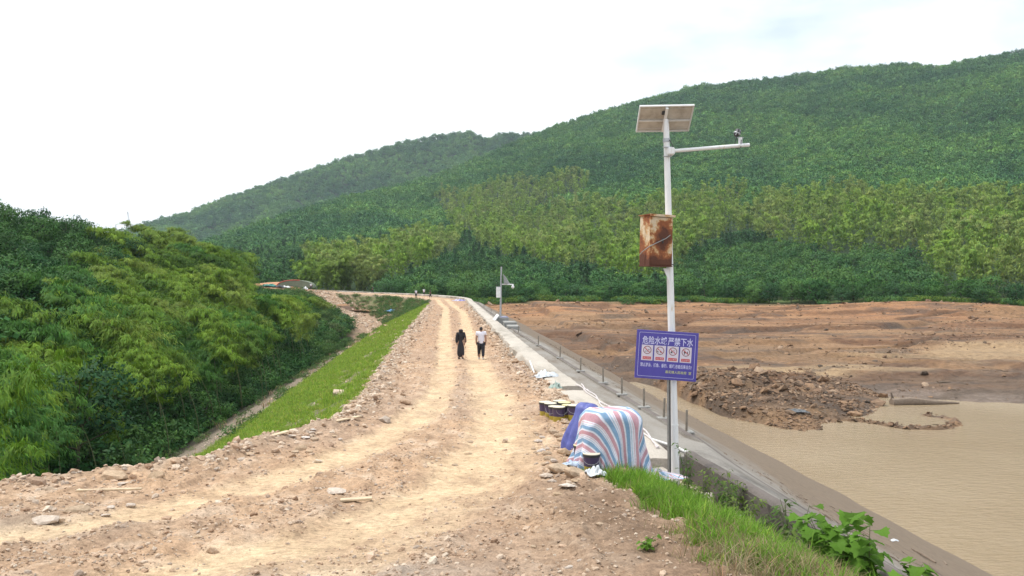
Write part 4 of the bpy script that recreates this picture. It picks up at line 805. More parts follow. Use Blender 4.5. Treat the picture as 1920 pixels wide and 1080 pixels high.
MB().tube([onp(240), onp(225), Pc-en*.03], [.05, .045, .04], 14).build('pole_head', M_polep, cp, True)
# arm with the little camera
MB().tube([q(1254, 284, -.03), q(1262, 283, -.05), q(1405, 271.5, -.02)], .034, 16).build('side_arm', M_polep, cp, True)
MB().box(q(1257, 284, -.04), (.13, .16, .14), bev=.02).build('arm_clamp', M_polep, cp)
for Y in (276, 293): MB().tube([onp(Y, -.075)+Vector((-.075, 0, 0)), onp(Y, -.09)+Vector((.09, 0, 0))], .012, 8).build('clamp_bolt', M_galv, cp)
MB().tube([q(1388, 273), q(1388, 258)], .036, 14).build('camera_stub', M_polep, cp, True)
cc = q(1382, 250, -.02); cm = MB(); T = Matrix.Translation(cc) @ Matrix.Rotation(math.radians(24), 4, 'Y'); cm.lathe([(0, .088), (.03, .084), (.052, .064), (.06, .03), (.06, -.02), (.045, -.05), (.02, -.066), (0, -.07)], 18, T)
co_ = cm.build('surveillance_camera', M_dark, cp, True); MB().lathe([(.062, .012), (.066, .006), (.066, -.006), (.062, -.012)], 18, T).build('trim_ring', M_galv, co_, True)
for k in (-1, 1): MB().box(cc+Vector((k*.028, -.045, .01)), (.012, .02, .10), Matrix.Rotation(.3, 3, 'Y')).build('camera_fin', M_galv, co_)
MB().box(q(1388, 258), (.11, .05, .012)).build('camera_plate', M_galv, cp)
MB().tube([q(1382, 256), q(1378, 268), q(1382, 279), q(1389, 277, -.05), q(1390, 262, -.04)], .008, 6).build('camera_cable', M_dark, cp, True)
MB().tube([q(1255, 262, -.06), q(1262, 274, -.08), q(1258, 292, -.09), q(1252, 285, -.07)], .007, 6).build('loop_cable', M_dark, cp, True)
# cabinet
ctr = q(1230, 452, -.10); cb = bpy.data.objects.new('cabinet', None)
cw, ch, cdp = 48*dp/F, 93*dp/F, 36*dp/F; RZ = Matrix.Rotation(math.radians(-27), 3, 'Z'); cm = MB().box((0, 0, 0), (cw, cdp, ch))
cab = cm.build('cabinet', M_rust, cp); cab.location = ctr; cab.rotation_euler = (0, math.radians(1.5), math.radians(17))
def cpart(nm, mb, mat): return mb.build(nm, mat, cab)
cpart('lid', MB().box((0, -.01, ch/2+.008), (cw+.05, cdp+.07, .014)).box((0, -.046-cdp/2, ch/2-.01), (cw+.05, .006, .035)), M_rust)
cpart('door', MB().box((0, -cdp/2-.008, -.01), (cw-.03, .014, ch-.05), bev=.004), M_rust)
cpart('side_seam', MB().box((-cw/2-.003, -.02, 0), (.006, .01, ch-.02)), M_rust)
cpart('bottom_lip', MB().box((0, 0, -ch/2-.006), (cw+.02, cdp+.02, .012)), M_rust)
cpart('latch', MB().box((.02, -cdp/2-.022, .0), (.03, .014, .10), bev=.004), M_dark)
for Y in (406, 496): MB().tube([onp(Y, .0)+Vector((.075*math.cos(a), -.08*math.sin(a), 0)) for a in np.linspace(-.6, 1.9, 7)], .008, 5).build('strap', M_dark, cp)
MB().tube([q(1199, 478, -.30), q(1204, 472, -.36), q(1216, 463, -.38), q(1232, 455, -.36), q(1249, 447, -.30), q(1259, 439, -.18), q(1261, 430, -.10), q(1257, 424, -.07)], .009, 6).build('power_cable', M_steel, cp, True)
MB().add([q(1243, 503, -.06), q(1256, 503, -.05), q(1257, 532, -.06), q(1243, 503, .04), q(1256, 503, .04), q(1257, 532, .04)], [(0, 2, 1), (3, 4, 5), (0, 1, 4, 3), (1, 2, 5, 4), (2, 0, 3, 5)]).build('cabinet_bracket', M_polep, cp)
# ---- warning sign
def txt(body, w_, h_, mat, parent, name, loc, bold=.0):
    cu = bpy.data.curves.new('t', 'FONT'); cu.body = body; cu.size = 1; cu.align_x = 'CENTER'; cu.align_y = 'CENTER'; cu.extrude = .0; cu.offset = bold; cu.resolution_u = 3
    o = bpy.data.objects.new('t', cu); COL.objects.link(o); bpy.context.view_layer.update(); me = bpy.data.meshes.new_from_object(o.evaluated_get(bpy.context.evaluated_depsgraph_get())); bpy.data.objects.remove(o)
    n = len(me.vertices); c = np.zeros(n*3); me.vertices.foreach_get('co', c); c = c.reshape(-1, 3); lo, hi = c.min(0), c.max(0)
    c2 = np.zeros((n, 3)); c2[:, 0] = (c[:, 0]-(lo[0]+hi[0])/2)*w_/(hi[0]-lo[0]); c2[:, 2] = (c[:, 1]-(lo[1]+hi[1])/2)*h_/(hi[1]-lo[1]); me.vertices.foreach_set('co', c2.ravel()); me.update()
    me.materials.clear(); p = link(name, me, mat, parent); p.location = loc; return p
M_sign = simple('sign_blue', [(.3, (.075, .06, .33)), (.7, (.09, .075, .38))], 3, .35); M_ink = simple('sign_white', two((.62, .62, .85), .06), 6, .4); M_card = simple('sign_card', two((.66, .60, .68), .05), 6, .4)
M_red = simple('sign_red', two((.55, .045, .05), .1), 6, .4); M_blk = simple('sign_black', two((.03, .025, .03)), 6, .4); M_yel = simple('sign_yellow', two((.55, .56, .25), .1), 6, .4); M_ring = simple('sign_ring', two((.20, .05, .06), .1), 6, .4)
ws = empty('warning_sign', (0, 0, 0)); tag(ws, 'blue warning sign with four pictograms on a grey post before the white pole', 'sign')
SD = dp-.16; sc_c = at(1249.5, 666.5, d=SD); SW, SH = 114/F*SD, 91/F*SD
gp = hit(1254, 928); ws.location = (gp.x, gp.y, gp.z)
def sg(v): return Vector(v)-ws.location
MB().tube([sg(at(1254, 935, d=SD+.05)), sg(at(1252.5, 700, d=SD+.05))], .022, 4).build('sign_post', M_steel, ws)
MB().tube([sg(at(1257.5, 935, d=SD+.06)), sg(at(1256, 700, d=SD+.06))], .012, 4).build('post_edge', M_dark, ws)
pan = MB().box((0, 0, 0), (SW, .02, SH), bev=.004).build('panel', M_sign, ws); pan.location = sc_c-ws.location; pan.rotation_euler = (0, math.radians(3.3), math.radians(-12))
yq = -.0125
bd = MB(); bw, bh, t_ = SW*.455, SH*.45, .0055
for sgn in (-1, 1): bd.box((0, yq, sgn*bh), (2*bw-.03, .003, t_)); bd.box((sgn*bw, yq, 0), (t_, .003, 2*bh-.03))
for sx in (-1, 1):
    for sz in (-1, 1): bd.box((sx*(bw-.0075), yq, sz*(bh-.0075)), (.022, .003, t_), Matrix.Rotation(math.radians(45*sx*sz), 3, 'Y'))
bd.build('border', M_ink, pan)
txt('危险水域', SW*.395, SH*.17, M_ink, pan, 'heading', (-SW*.205, yq, SH*.295), .014); txt('严禁下水', SW*.405, SH*.17, M_ink, pan, 'heading', (SW*.215, yq, SH*.295), .014)
caps = ['禁止游泳', '禁止捕鱼', '禁止垂钓', '禁止嬉戏']; pic = []
for k in range(4):
    cx0 = SW*(-.315+.208*k); cz0 = SH*.035; pw, ph = SW*.185, SH*.32
    MB().box((cx0, yq, cz0), (pw, .003, ph)).build('pictogram_card', M_card, pan)
    rg = MB(); R0 = pw*.36; cy0 = cz0+ph*.17; n_ = 24
    for i in range(n_):
        a0, a1 = 2*PI*i/n_, 2*PI*(i+1)/n_; rg.add([(cx0+R*math.cos(a), yq-.003, cy0+R*math.sin(a)) for R, a in ((R0, a0), (R0*.84, a0), (R0*.84, a1), (R0, a1))], [(0, 1, 2, 3)])
    rg.build('prohibition_ring', M_ring, pan); MB().box((cx0, yq-.0032, cy0), (R0*1.75, .001, R0*.15), Matrix.Rotation(math.radians(42), 3, 'Y')).build('prohibition_bar', M_red, pan)
    g = MB()
    def poly(pts): g.add([(cx0+x*R0, yq-.0022, cy0+z*R0) for x, z in pts], [tuple(range(len(pts)))])
    def disc(x, z, r0): poly([(x+r0*math.cos(i*PI/5), z+r0*math.sin(i*PI/5)) for i in range(10)])
    if k == 0: disc(.38, .12, .13); poly([(-.55, .35), (.1, .0), (.2, -.15), (-.1, -.1)]); [poly([(-.6+i*.4, zz), (-.4+i*.4, zz+.07), (-.2+i*.4, zz), (-.4+i*.4, zz-.04)]) for i in range(3) for zz in (-.25, -.42)]
    if k == 1: poly([(-.75, -.05), (-.5, .0), (-.35, -.5), (-.55, -.45)]); poly([(.0, .05), (.35, -.2), (.55, -.35), (.2, -.5), (-.05, -.3)]); disc(-.5, .3, .1)
    if k == 2: disc(-.35, .1, .11); poly([(-.55, -.05), (-.2, -.05), (-.05, -.35), (-.55, -.4)]); poly([(-.2, .0), (.4, .5), (.42, .45), (-.15, -.08)]); poly([(.4, .5), (.43, .5), (.45, -.1), (.42, -.1)]); disc(.43, -.15, .07)
    if k == 3: disc(-.25, .35, .12); poly([(-.5, .2), (-.05, .25), (.0, -.2), (-.4, -.25)]); disc(.35, .15, .1); poly([(.2, .0), (.5, .05), (.5, -.4), (.2, -.35)]); poly([(-.4, -.2), (-.2, -.2), (-.3, -.6), (-.45, -.55)])
    g.build('figure_print', M_blk, pan)
    MB().box((cx0, yq-.001, cz0-ph*.34), (pw*.74, .004, ph*.18)).build('caption_band', M_red, pan)
    txt(caps[k], pw*.62, ph*.10, M_card, pan, 'caption', (cx0, yq-.0045, cz0-ph*.34))
txt('禁止游泳、捕鱼、垂钓、嬉戏,违者后果自负!', SW*.83, SH*.085, M_ink, pan, 'notice', (0, yq, -SH*.215), .012)
txt('香花镇人民政府  宣', SW*.42, SH*.062, M_yel, pan, 'signature', (SW*.205, yq, -SH*.335), .01)
# ---- far pole with its plinth
FB = at(938, 604, z=.25); fd = float((Vector(FB)-Vector((0, 0, CAMZ))).dot(Vector(_f))); fp = empty('camera_pole', FB); tag(fp, 'distant slim grey camera pole standing beyond the parapet on concrete blocks', 'camera pole', None)
def q2(X, Y, dd=0): return at(X, Y, d=fd+dd)-FB
MB().tube([Vector((0, 0, -.2)), q2(940, 500)], [.10, .075], 10).build('pole', M_galv, fp, True)
MB().add([q2(943, 513, -.3), q2(949, 520, .5), q2(957, 533, .3), q2(945, 531, -.5), q2(943, 514, -.25), q2(949, 521, .55), q2(957, 534, .35), q2(945, 532, -.45)], [(0, 1, 2, 3), (7, 6, 5, 4), (0, 4, 5, 1), (1, 5, 6, 2), (2, 6, 7, 3), (3, 7, 4, 0)]).build('solar_panel', M_steel, fp)
MB().tube([q2(941, 533), q2(963, 533.5)], .05, 8).build('side_arm', M_white, fp)
MB().lathe([(0, -.17), (.09, -.14), (.14, -.06), (.15, .03), (.07, .12), (.06, .22)], 12, Matrix.Translation(q2(961.5, 537.5))).build('dome_camera', M_white, fp, True)
fc = MB().box(q2(934.5, 548, -.1), (.40, .28, .98), bev=.02).build('control_box', M_white, fp); MB().box(q2(934.5, 537.5, -.1), (.46, .34, .03)).build('box_lid', M_galv, fp)
for X, Y, dd in ((938, 580, 0),): MB().tube([q2(X+.6, 560), q2(X+.6, 605)], .035, 6).build('conduit', M_white, fp)
pb = at(958, 623, z=0.0)
pt = MB(); 
pl_ = empty('plinth', (5.2, 70, 0)); tag(pl_, 'stepped grey concrete plinth carrying the distant pole behind the parapet', 'plinth')
MB().box((-.25, 4.2, .28), (1.1, 3.2, .95), bev=.05).build('block', M_plinth, pl_); MB().box((.25, 1.0, .12), (1.1, 2.2, .72), bev=.05).build('block', M_plinth, pl_); MB().box((.35, -1.4, .02), (1.0, 2.0, .5), bev=.05).build('block', M_plinth, pl_)
MB().box((-.95, 3.6, .55), (.08, 3.0, 1.1), Matrix.Rotation(math.radians(38), 3, 'Y'), bev=.01).build('sloping_slab', M_white, pl_)
tag(MB().box((5.1, 73.0, .78), (.7, .5, .05), bev=.02).build('bucket_cover', simple('blue_lid', two((.08, .09, .35)), 5, .5)), 'small blue flat lid lying on the concrete plinth', 'lid')
# ---- rail posts on the ledge
M_post = simple('post_concrete', two((.22, .19, .155), .3), 6, .9); posts = [(1287, 811), (1244.5, 785), (1207.5, 764), (1166, 740), (1131, 718), (1088.5, 696), (1050, 671), (1009.5, 647.5), (972, 625)]
def post_parts():
    return [('shaft', MB().tube([(0, 0, 0), (.01, 0, .6)], [.034, .031], 8).build('s', M_post, None, True).data), ('foot_plate', MB().box((0, 0, .015), (.36, .30, .05), bev=.01).build('f', M_plinth).data)]
PP = post_parts(); [bpy.data.objects.remove(o) for o in list(COL.objects) if o.name in ('s', 'f')]
names = ['nearest rail post stub, just left of the grey sign post', 'second rail post stub from the near pole, on the ledge', 'third rail post stub from the near pole, on the ledge', 'fourth rail post stub from the near pole, on the ledge', 'fifth rail post stub, in the middle of the row on the ledge', 'sixth rail post stub from the near pole, on the ledge', 'third rail post stub before the concrete plinth', 'second rail post stub before the concrete plinth', 'rail post stub standing right against the concrete plinth']
names[0] = 'nearest rail post stub, seen just right of the white pole'
for k, (X, Y) in enumerate(posts):
    z = .12 if k < 4 else (.06 if k < 8 else 0); p = at(X, Y, z=z); o = empty('rail_post', p, (0, rr_.uniform(-.04, .04), 0)); tag(o, names[k], 'post', 'rail post stubs on the ledge')
    for pn, me in PP: c = bpy.data.objects.new(pn, me); c.parent = o; COL.objects.link(c)
for s in (84, 100, 120, 140):
    o = empty('rail_post', (5.35, s, 0)); tag(o, 'faint distant rail post stub beyond the concrete plinth', 'post', 'distant rail posts beyond the plinth')
    for pn, me in PP: c = bpy.data.objects.new(pn, me); c.parent = o; COL.objects.link(c)
# ---- paint buckets
M_pail = simple('pail_yellow', two((.42, .34, .05), .2), 6, .45); M_lab = simple('pail_label', [(.3, (.05, .035, .09)), (.62, (.07, .05, .12)), (.7, (.16, .13, .16))], 4, .45); M_lid = simple('pail_lid', [(.35, (.60, .55, .24)), (.65, (.68, .64, .46))], 3, .45); M_lidp = simple('pail_lid_pale', two((.66, .62, .5), .1), 3, .45)
RB_, HB_ = .155, .37
me_pail = MB().lathe([(.13, 0), (.133, .01), (.155, HB_-.01), (.155, HB_)], 24).build('x', M_pail, None, True).data
me_band = MB().lathe([(.142, .15), (.1445, .15), (.1565, .335), (.154, .335)], 24).build('x', M_lab, None, True).data
me_rim = MB().lathe([(.156, HB_-.05), (.166, HB_-.045), (.167, HB_-.005), (.156, HB_-.001)], 24).build('x', M_dark, None, True).data
me_lid = MB().lathe([(.163, HB_), (.165, HB_+.012), (.15, HB_+.016), (.148, HB_+.008), (0, HB_+.008)], 24).build('x', M_lid, None, True).data
me_lid2 = me_lid.copy(); me_lid2.materials.clear(); me_lid2.materials.append(M_lidp)
me_hand = MB().tube([(.16*math.cos(a), -.165-.02*math.sin(a), HB_-.04-.13*math.sin(a)) for a in np.linspace(0, PI, 9)], .004, 5).build('x', M_galv, None, True).data
[bpy.data.objects.remove(o) for o in list(COL.objects) if o.name.startswith('x')]
def bucket(X, Y, label, rot=(0, 0, 0), pale=False, dz=0, group='paint buckets beside the parapet', sc_=1.0, p=None):
    p = p or hit(X, Y); o = empty('paint_bucket', (p.x, p.y, p.z-.03+dz), rot); o.scale = (sc_,)*3; tag(o, label, 'bucket', group)
    for pn, me in (('pail', me_pail), ('label_band', me_band), ('rim', me_rim), ('lid', me_lid2 if pale else me_lid), ('handle', me_hand)):
        c = bpy.data.objects.new(pn, me); c.parent = o; COL.objects.link(c)
    return o
b1 = hit(1076, 786)
for X, Y, dx, dy, lb, pl2 in [(1076, 786, 0, 0, 'largest front paint bucket, right end of the cluster by the parapet', True), (0, 0, -.36, .12, 'paint bucket at the front left of the cluster by the parapet', True), (0, 0, -.08, .38, 'paint bucket with yellow lid, second from the front right', False),
                         (0, 0, -.40, .52, 'pale lidded bucket in the left row, behind the front left one', True), (0, 0, -.12, .78, 'yellow lidded bucket, third back in the right row', False), (0, 0, -.46, .92, 'bucket third back in the left row of the cluster', True), (0, 0, -.19, 1.18, 'bucket at the back of the right row near the parapet', True), (0, 0, -.55, 1.30, 'rearmost left bucket of the cluster by the parapet', True)]:
    x, y = b1.x+dx, b1.y+dy; bucket(0, 0, lb, (0, 0, rr_.uniform(-1, 1)), pl2, p=Vector((x, y, z1(x, y))))
g2 = 'paint buckets around the tarps'
bucket(1090, 872, 'dark paint bucket between the blue and striped tarps', (0, 0, .3), False, .06, g2, .82); bucket(1109, 884, 'pale lidded bucket at the lower left of the striped tarp', (0, 0, -.2), True, 0, g2, .85)
bucket(1186, 893, 'tipped over paint bucket leaning under the striped tarp', (math.radians(-18), math.radians(52), .5), False, .16, g2, .85); bucket(1214, 872, 'upright bucket just right of the striped tarp', (0, 0, .5), True, .02, g2, .72); bucket(1238, 888, 'squat bucket half hidden behind the grey sign post', (0, 0, 0), True, 0, g2, .9)
# ---- tarps: cloth settled over the heap it covers
def drape(nx, ny, sx, sy, boxes, origin, rot, gz, steps=170, drop=1.6, seed=1, wind=(0, 0)):
    r = np.random.default_rng(seed); u = np.linspace(-sx/2, sx/2, nx); v = np.linspace(-sy/2, sy/2, ny); U, Vv = np.meshgrid(u, v, indexing='ij'); c, s = math.cos(rot), math.sin(rot)
    P = np.stack([origin[0]+(U*c-Vv*s)*.93, origin[1]+(U*s+Vv*c)*.93, np.full_like(U, drop)+fbm(U*3+seed, Vv*3, 3)*.12+r.normal(0, .004, U.shape)], -1); Q = P.copy(); hu, hv = sx/(nx-1), sy/(ny-1)
    def con(A, B, L0, k=1.0):
        d = B-A; l = np.linalg.norm(d, axis=-1, keepdims=True); c_ = d*(.5*k*(l-L0)/np.maximum(l, 1e-6)); return c_
    def sweep(P, ax, st, L0, k, comp=True):
        n = P.shape[ax]
        for off in range(2*st):
            idx = np.arange(off, n-st, 2*st)
            if len(idx) == 0: continue
            A = np.take(P, idx, ax); B = np.take(P, idx+st, ax); d = con(A, B, L0, k)
            if not comp: d *= (np.linalg.norm(B-A, axis=-1, keepdims=True) < L0*.9)
            if ax == 0: P[idx] += d; P[idx+st] -= d
            else: P[:, idx] += d; P[:, idx+st] -= d
    for it in range(steps):
        vel = (P-Q)*.965; Q = P.copy(); P = P+vel; P[..., 2] -= 9.8*.016**2*1.0; P[..., 0] += wind[0]; P[..., 1] += wind[1]
        for _ in range(7):
            sweep(P, 0, 1, hu, .9); sweep(P, 1, 1, hv, .9); sweep(P, 0, 2, 2*hu, .06); sweep(P, 1, 2, 2*hv, .06)
            dg = math.hypot(hu, hv); A, B = P[:-1, :-1], P[1:, 1:]; d = con(A, B, dg, .25); A += d; B -= d; A, B = P[1:, :-1], P[:-1, 1:]; d = con(A, B, dg, .25); A += d; B -= d
        for (bc, bh_, br) in boxes:
            o_ = P-np.array(bc); qd = np.abs(o_)-(np.array(bh_)-br); mxq = np.maximum(qd, 0); ln = np.linalg.norm(mxq, axis=-1); ins = qd.max(-1); dd = ln+np.minimum(ins, 0)-br
            g = mxq/np.maximum(ln[..., None], 1e-6)*np.sign(o_); am = qd.argmax(-1); gi = np.eye(3)[am]*np.sign(o_); g = np.where((ln > 1e-5)[..., None], g, gi)
            hitm = dd < .012; P = np.where(hitm[..., None], P+g*(.012-dd)[..., None], P); Q = np.where(hitm[..., None], Q+(P-Q)*.94, Q)
        lowm = P[..., 2] < gz; P[..., 2] = np.maximum(P[..., 2], gz); Q = np.where(lowm[..., None], Q+(P-Q)*.8, Q)
    return P, U, Vv
def tarp(name, res, mat, label, cat='tarp'):
    P, U, Vv = res; c0 = P[..., :2].reshape(-1, 2).mean(0); dx_, dy_ = P[..., 0]-c0[0], P[..., 1]-c0[1]; th_ = np.arctan2(dy_, dx_); dep_ = np.clip((P[..., 2].max()-.12-P[..., 2])/.6, 0, 1)*np.clip((P[..., 2]-P[..., 2].min())/.15, 0, 1)
    f_1 = 1-2*np.abs(np.sin(th_*4.5+1.1*np.sin(th_*2+1)+.8)); f_2 = fbm(th_*5+3, P[..., 2]*2.5, 3); k_1 = 1+dep_*(.12*f_1+.07*f_2); P = P.copy(); P[..., 0] = c0[0]+dx_*k_1; P[..., 1] = c0[1]+dy_*k_1; P[..., 2] += fbm(U*6, Vv*6, 3)*.02+.05*fbm(U*2.2+5, Vv*2.2, 2)*(1-dep_); n, m_ = U.shape; i = np.arange(n*m_).reshape(n, m_); Fc = np.stack([i[:-1, :-1], i[:-1, 1:], i[1:, 1:], i[1:, :-1]], -1).reshape(-1, 4)
    me = np_mesh(name, P.reshape(-1, 3), Fc, True, None, np.stack([U.ravel(), Vv.ravel()], 1)); o = link(name, me, mat); md = o.modifiers.new('thick', 'SOLIDIFY'); md.thickness = .004
    sb = o.modifiers.new('soft', 'SUBSURF'); sb.levels = 1; sb.render_levels = 1; return tag(o, label, cat)
m, nt, b = base_mat('striped_cloth'); L = nt.links.new; a = nt.nodes.new('ShaderNodeAttribute'); a.attribute_name = 'cloth'; sp = nt.nodes.new('ShaderNodeSeparateXYZ'); L(a.outputs['Vector'], sp.inputs[0])
md_ = nt.nodes.new('ShaderNodeMath'); md_.operation = 'MULTIPLY'; md_.inputs[1].default_value = 1/.165; L(sp.outputs[0], md_.inputs[0]); fr_ = nt.nodes.new('ShaderNodeMath'); fr_.operation = 'FRACT'; L(md_.outputs[0], fr_.inputs[0])
WH, RD, BL = (.70, .71, .80), (.52, .29, .34), (.20, .34, .52); st = [(0, RD), (.27, WH), (.36, WH)]
cr = nt.nodes.new('ShaderNodeValToRGB'); cr.color_ramp.interpolation = 'CONSTANT'; e = cr.color_ramp.elements; e[0].position = 0; e[0].color = (*RD, 1); e[1].position = .27; e[1].color = (*WH, 1)
for p_, c_ in ((.38, (.33, .46, .60)), (.42, BL), (.68, WH), (.74, (.42, .52, .66)), (.80, WH), (.9, (.55, .35, .42)), (.93, WH)): q_ = e.new(p_); q_.color = (*c_, 1)
L(fr_.outputs[0], cr.inputs[0]); nn = noise(nt, 30, 4, .6); c = mixc(nt, 1, cr.outputs[0], ramp(nt, nn, [(.3, (.88, .88, .88)), (.7, (1.08, 1.08, 1.08))]), 'MULTIPLY'); L(c, b.inputs['Base Color']); b.inputs['Roughness'].default_value = .45; bump(nt, b, noise(nt, 14, 4, .6), .25, .01); M_stripe = m
M_bluet = simple('blue_tarp', [(.3, (.07, .085, .30)), (.7, (.11, .13, .40))], 9, .5, 0, .3, stretch=None, dist=.01); M_wsheet = simple('white_sheet', two((.62, .66, .70), .12), 9, .5, 0, .3); M_gsheet = simple('green_sheet', two((.28, .36, .32), .2), 9, .5, 0, .3)
tb = hit(1155, 890); tz = tb.z; ty = tb.y+.45; tx = tb.x
tarp('striped_tarp', drape(84, 76, 2.5, 2.35, [((tx, ty, tz+.42), (.47, .38, .56), .12), ((tx-.20, ty-.12, tz+.6), (.22, .20, .76), .16), ((tx+.32, ty-.20, tz+.55), (.15, .14, .64), .12), ((tx+.12, ty+.22, tz+.6), (.2, .2, .74), .15), ((tx-.40, ty-.18, tz+.3), (.11, .12, .48), .1)], (tx-.08, ty), .5, tz-.08, 230, tz+1.35, 3), M_stripe, 'red white and blue striped tarp draped over a heap beside the near pole')
bx, by = tx-.74, ty+.32
# plain blue tarp: hangs in upright folds from the top of the stack behind
def hung(name, c, H, rx, ry, mat, label, seed=0):
    th = np.linspace(0, 2*PI, 97); hh = np.concatenate([np.linspace(0, .12, 5), np.linspace(.16, 1, 26)]); T, Hh = np.meshgrid(th, hh, indexing='ij')
    fl = np.sin(T*6+seed+1.2*np.sin(T*2))*.6+np.sin(T*11+2*seed)*.3; rr0 = np.sqrt(np.clip(Hh/.10, 0, 1))*.52+.48*ss(.05, 1, Hh)+.02; rr0[:, 0] = 0
    k = rr0*(1+fl*.13*ss(.05, .6, Hh)); X = rx*k*np.cos(T)+.10*(1-Hh)+.03*fbm(T*2, Hh*4, 3); Y = ry*k*np.sin(T); X[-1] = X[0]; Y[-1] = Y[0]
    Z = H*(1-Hh)+.05*fbm(X*4+seed, Y*4, 3)*(Hh < .95)-.10*(Hh < .2)*np.abs(X+.05); o = link(name, grid_mesh(name, X, Y, Z), mat); o.location = c; o.modifiers.new('thick', 'SOLIDIFY').thickness = .004; return tag(o, label, 'tarp')
bx, by = at(1092, 800, d=dp+.9).x, at(1092, 800, d=dp+.9).y
hung('blue_tarp', (bx, by, z1(bx, by)-.03), CAMZ+(526-752)/F*(dp+.9)-z1(bx, by)+.03, .40, .42, M_bluet, 'plain blue tarp hanging in folds over a stack behind the striped tarp', 2)
# crumpled sheets
def crumple(name, loc, sx, sy, h, mat, label, cat, rz=0, n=22, seed=0, sag=0):
    u = np.linspace(-1, 1, n); U, Vv = np.meshgrid(u, u, indexing='ij'); o_ = seed*13.7
    X = U*sx/2+fbm(U*2+o_, Vv*2, 3)*sx*.18; Y = Vv*sy/2+fbm(U*2, Vv*2+o_, 3)*sy*.18; ed = np.clip(1.15-np.hypot(U, Vv), 0, 1)
    Z = (np.abs(fbm(U*2.2+o_, Vv*2.2+o_, 4, .6))*1.8+.25)*h*ed**.6+.004-sag*np.maximum(0, -U)**1.2
    o = link(name, grid_mesh(name, X, Y, Z), mat); o.location = loc; o.rotation_euler = (0, 0, rz); o.modifiers.new('thick', 'SOLIDIFY').thickness = .006; return tag(o, label, cat)
p = at(1020, 704, z=.62); crumple('plastic_sheet', (p.x+.1, p.y, .57), .9, .5, .22, M_wsheet, 'crumpled white plastic sheet caught at the gap in the parapet', 'sheet', .3, seed=1)
p = hit(1010, 722); crumple('plastic_sheet', (3.45, 26.0, .52), .6, .8, .35, M_gsheet, 'grey green plastic sheet hanging in front of the parapet gap', 'sheet', 0, seed=2, sag=.5)
p = at(861, 563.5, z=.25); crumple('tarp', (p.x, p.y, .12), 3.0, 2.2, .5, simple('lilac_sheet', [(.4, (.55, .55, .66)), (.6, (.16, .15, .42))], 1.2, .6), 'white and purple sheet lying at the far end of the crest road', 'tarp', 0, seed=3)
p = hit(733, 584); crumple('tarp', (p.x, p.y, p.z+.05), 1.8, 3.2, .35, simple('sky_blue_sheet', two((.06, .22, .42)), 2, .5), 'bright blue sheet lying on the grassy slope below the bend', 'tarp', .5, seed=4)
p = hit(1076, 876); crumple('cloth', (p.x, p.y, p.z+.02), .36, .22, .10, simple('pale_blue_cloth', two((.42, .52, .66)), 8, .6), 'pale blue cloth beside the brown boulder', 'cloth', -.4, seed=5)
p = hit(1117, 893); crumple('plastic_bag', (p.x, p.y, p.z+.02), .28, .2, .14, M_wsheet, 'white plastic bag at the foot of the striped tarp', 'bag', .2, seed=6)
p = hit(1209, 897); crumple('cloth', (p.x, p.y, p.z+.06), .34, .24, .09, M_wsheet, 'white cloth lying in the grass left of the sign post', 'cloth', .1, seed=7)
p = hit(1420, 1012); crumple('plastic_bag', (p.x, p.y, p.z+.02), .26, .2, .12, simple('grey_film', two((.42, .45, .47), .4), 12, .35), 'grey crinkled plastic bag in the grass by the dark wall', 'bag', .1, seed=8)
p = at(1030, 600, z=-3.2); crumple('plastic_sheet', (13.5, 88, float(zbed(np.array([13.5]), np.array([88.]))[0])+.1), 1.6, .8, .2, M_wsheet, 'small white scrap lying on the mud beyond the rail posts', 'sheet', 0, seed=9)
p = hit(1490, 772, zbed); crumple('plastic_sheet', (p.x, p.y, p.z+.05), 1.7, 1.2, .15, simple('grey_film_dark', two((.09, .10, .11)), 5, .5), 'dark grey plastic film on the rubble spit in the water', 'sheet', 0, seed=10)
# cables and hoses along the ledge and by the pole
M_hose = simple('pale_hose', two((.60, .55, .55), .15), 10, .5); M_hoseg = simple('grey_hose', two((.30, .32, .33), .15), 10, .4)
for k in range(5):
    pts = []
    for i in range(26):
        s = 26.5-i*.42; pts.append((4.40+.10*k-.16+.05*math.sin(i*.9+k*1.7)+.05*math.sin(i*.37+k), s, float(np.interp(s, *TOP))+.03+.015*k if (4.4+.1*k-.16) < 4.4 else .10+.35*ss(24, 27, s)+.012*k))
    tag(MB().tube(pts, .018, 6).build('hose', M_hose, None, True), ['pale hose lying innermost on the outer lip of the parapet', 'pale hose second from the parapet lip in the bundle', 'middle pale hose of the bundle behind the parapet', 'pale hose next to the outermost in the bundle', 'outermost pale hose of the bundle behind the parapet'][k], 'hose', 'pale hoses behind the parapet')
tag(MB().tube([(4.98+.02*math.sin(i), 22-i*.55, float(np.interp(22-i*.55, [15, 20, 32], [.62, .10, 0]))+.05) for i in range(12)], .03, 8).build('pipe', M_white, None, True), 'straight white pipe lying along the ledge beyond the tarps', 'pipe')
tag(MB().tube([(3.42, 33.5, .72), (3.40, 31.6, .45), (3.30, 30.2, .34)], .03, 8).build('pipe', M_white, None, True), 'short white pipe leaning on the inner side of the parapet', 'pipe')
for nm, rng, lb in (('a', (1209, 902, .26), 'grey hose coiled flat in the grass left of the sign post'),):
    c = hit(rng[0], rng[1]); pts = [(c.x+rng[2]*(1+.07*math.sin(a*.7))*math.cos(a)*1.1, c.y+rng[2]*.8*math.sin(a), c.z+.10+.05*math.sin(a*1.3)+a*.006) for a in np.linspace(0, 4*PI+1, 60)]
    tag(MB().tube(pts, .016, 7).build('hose', M_hoseg, None, True), lb, 'hose')
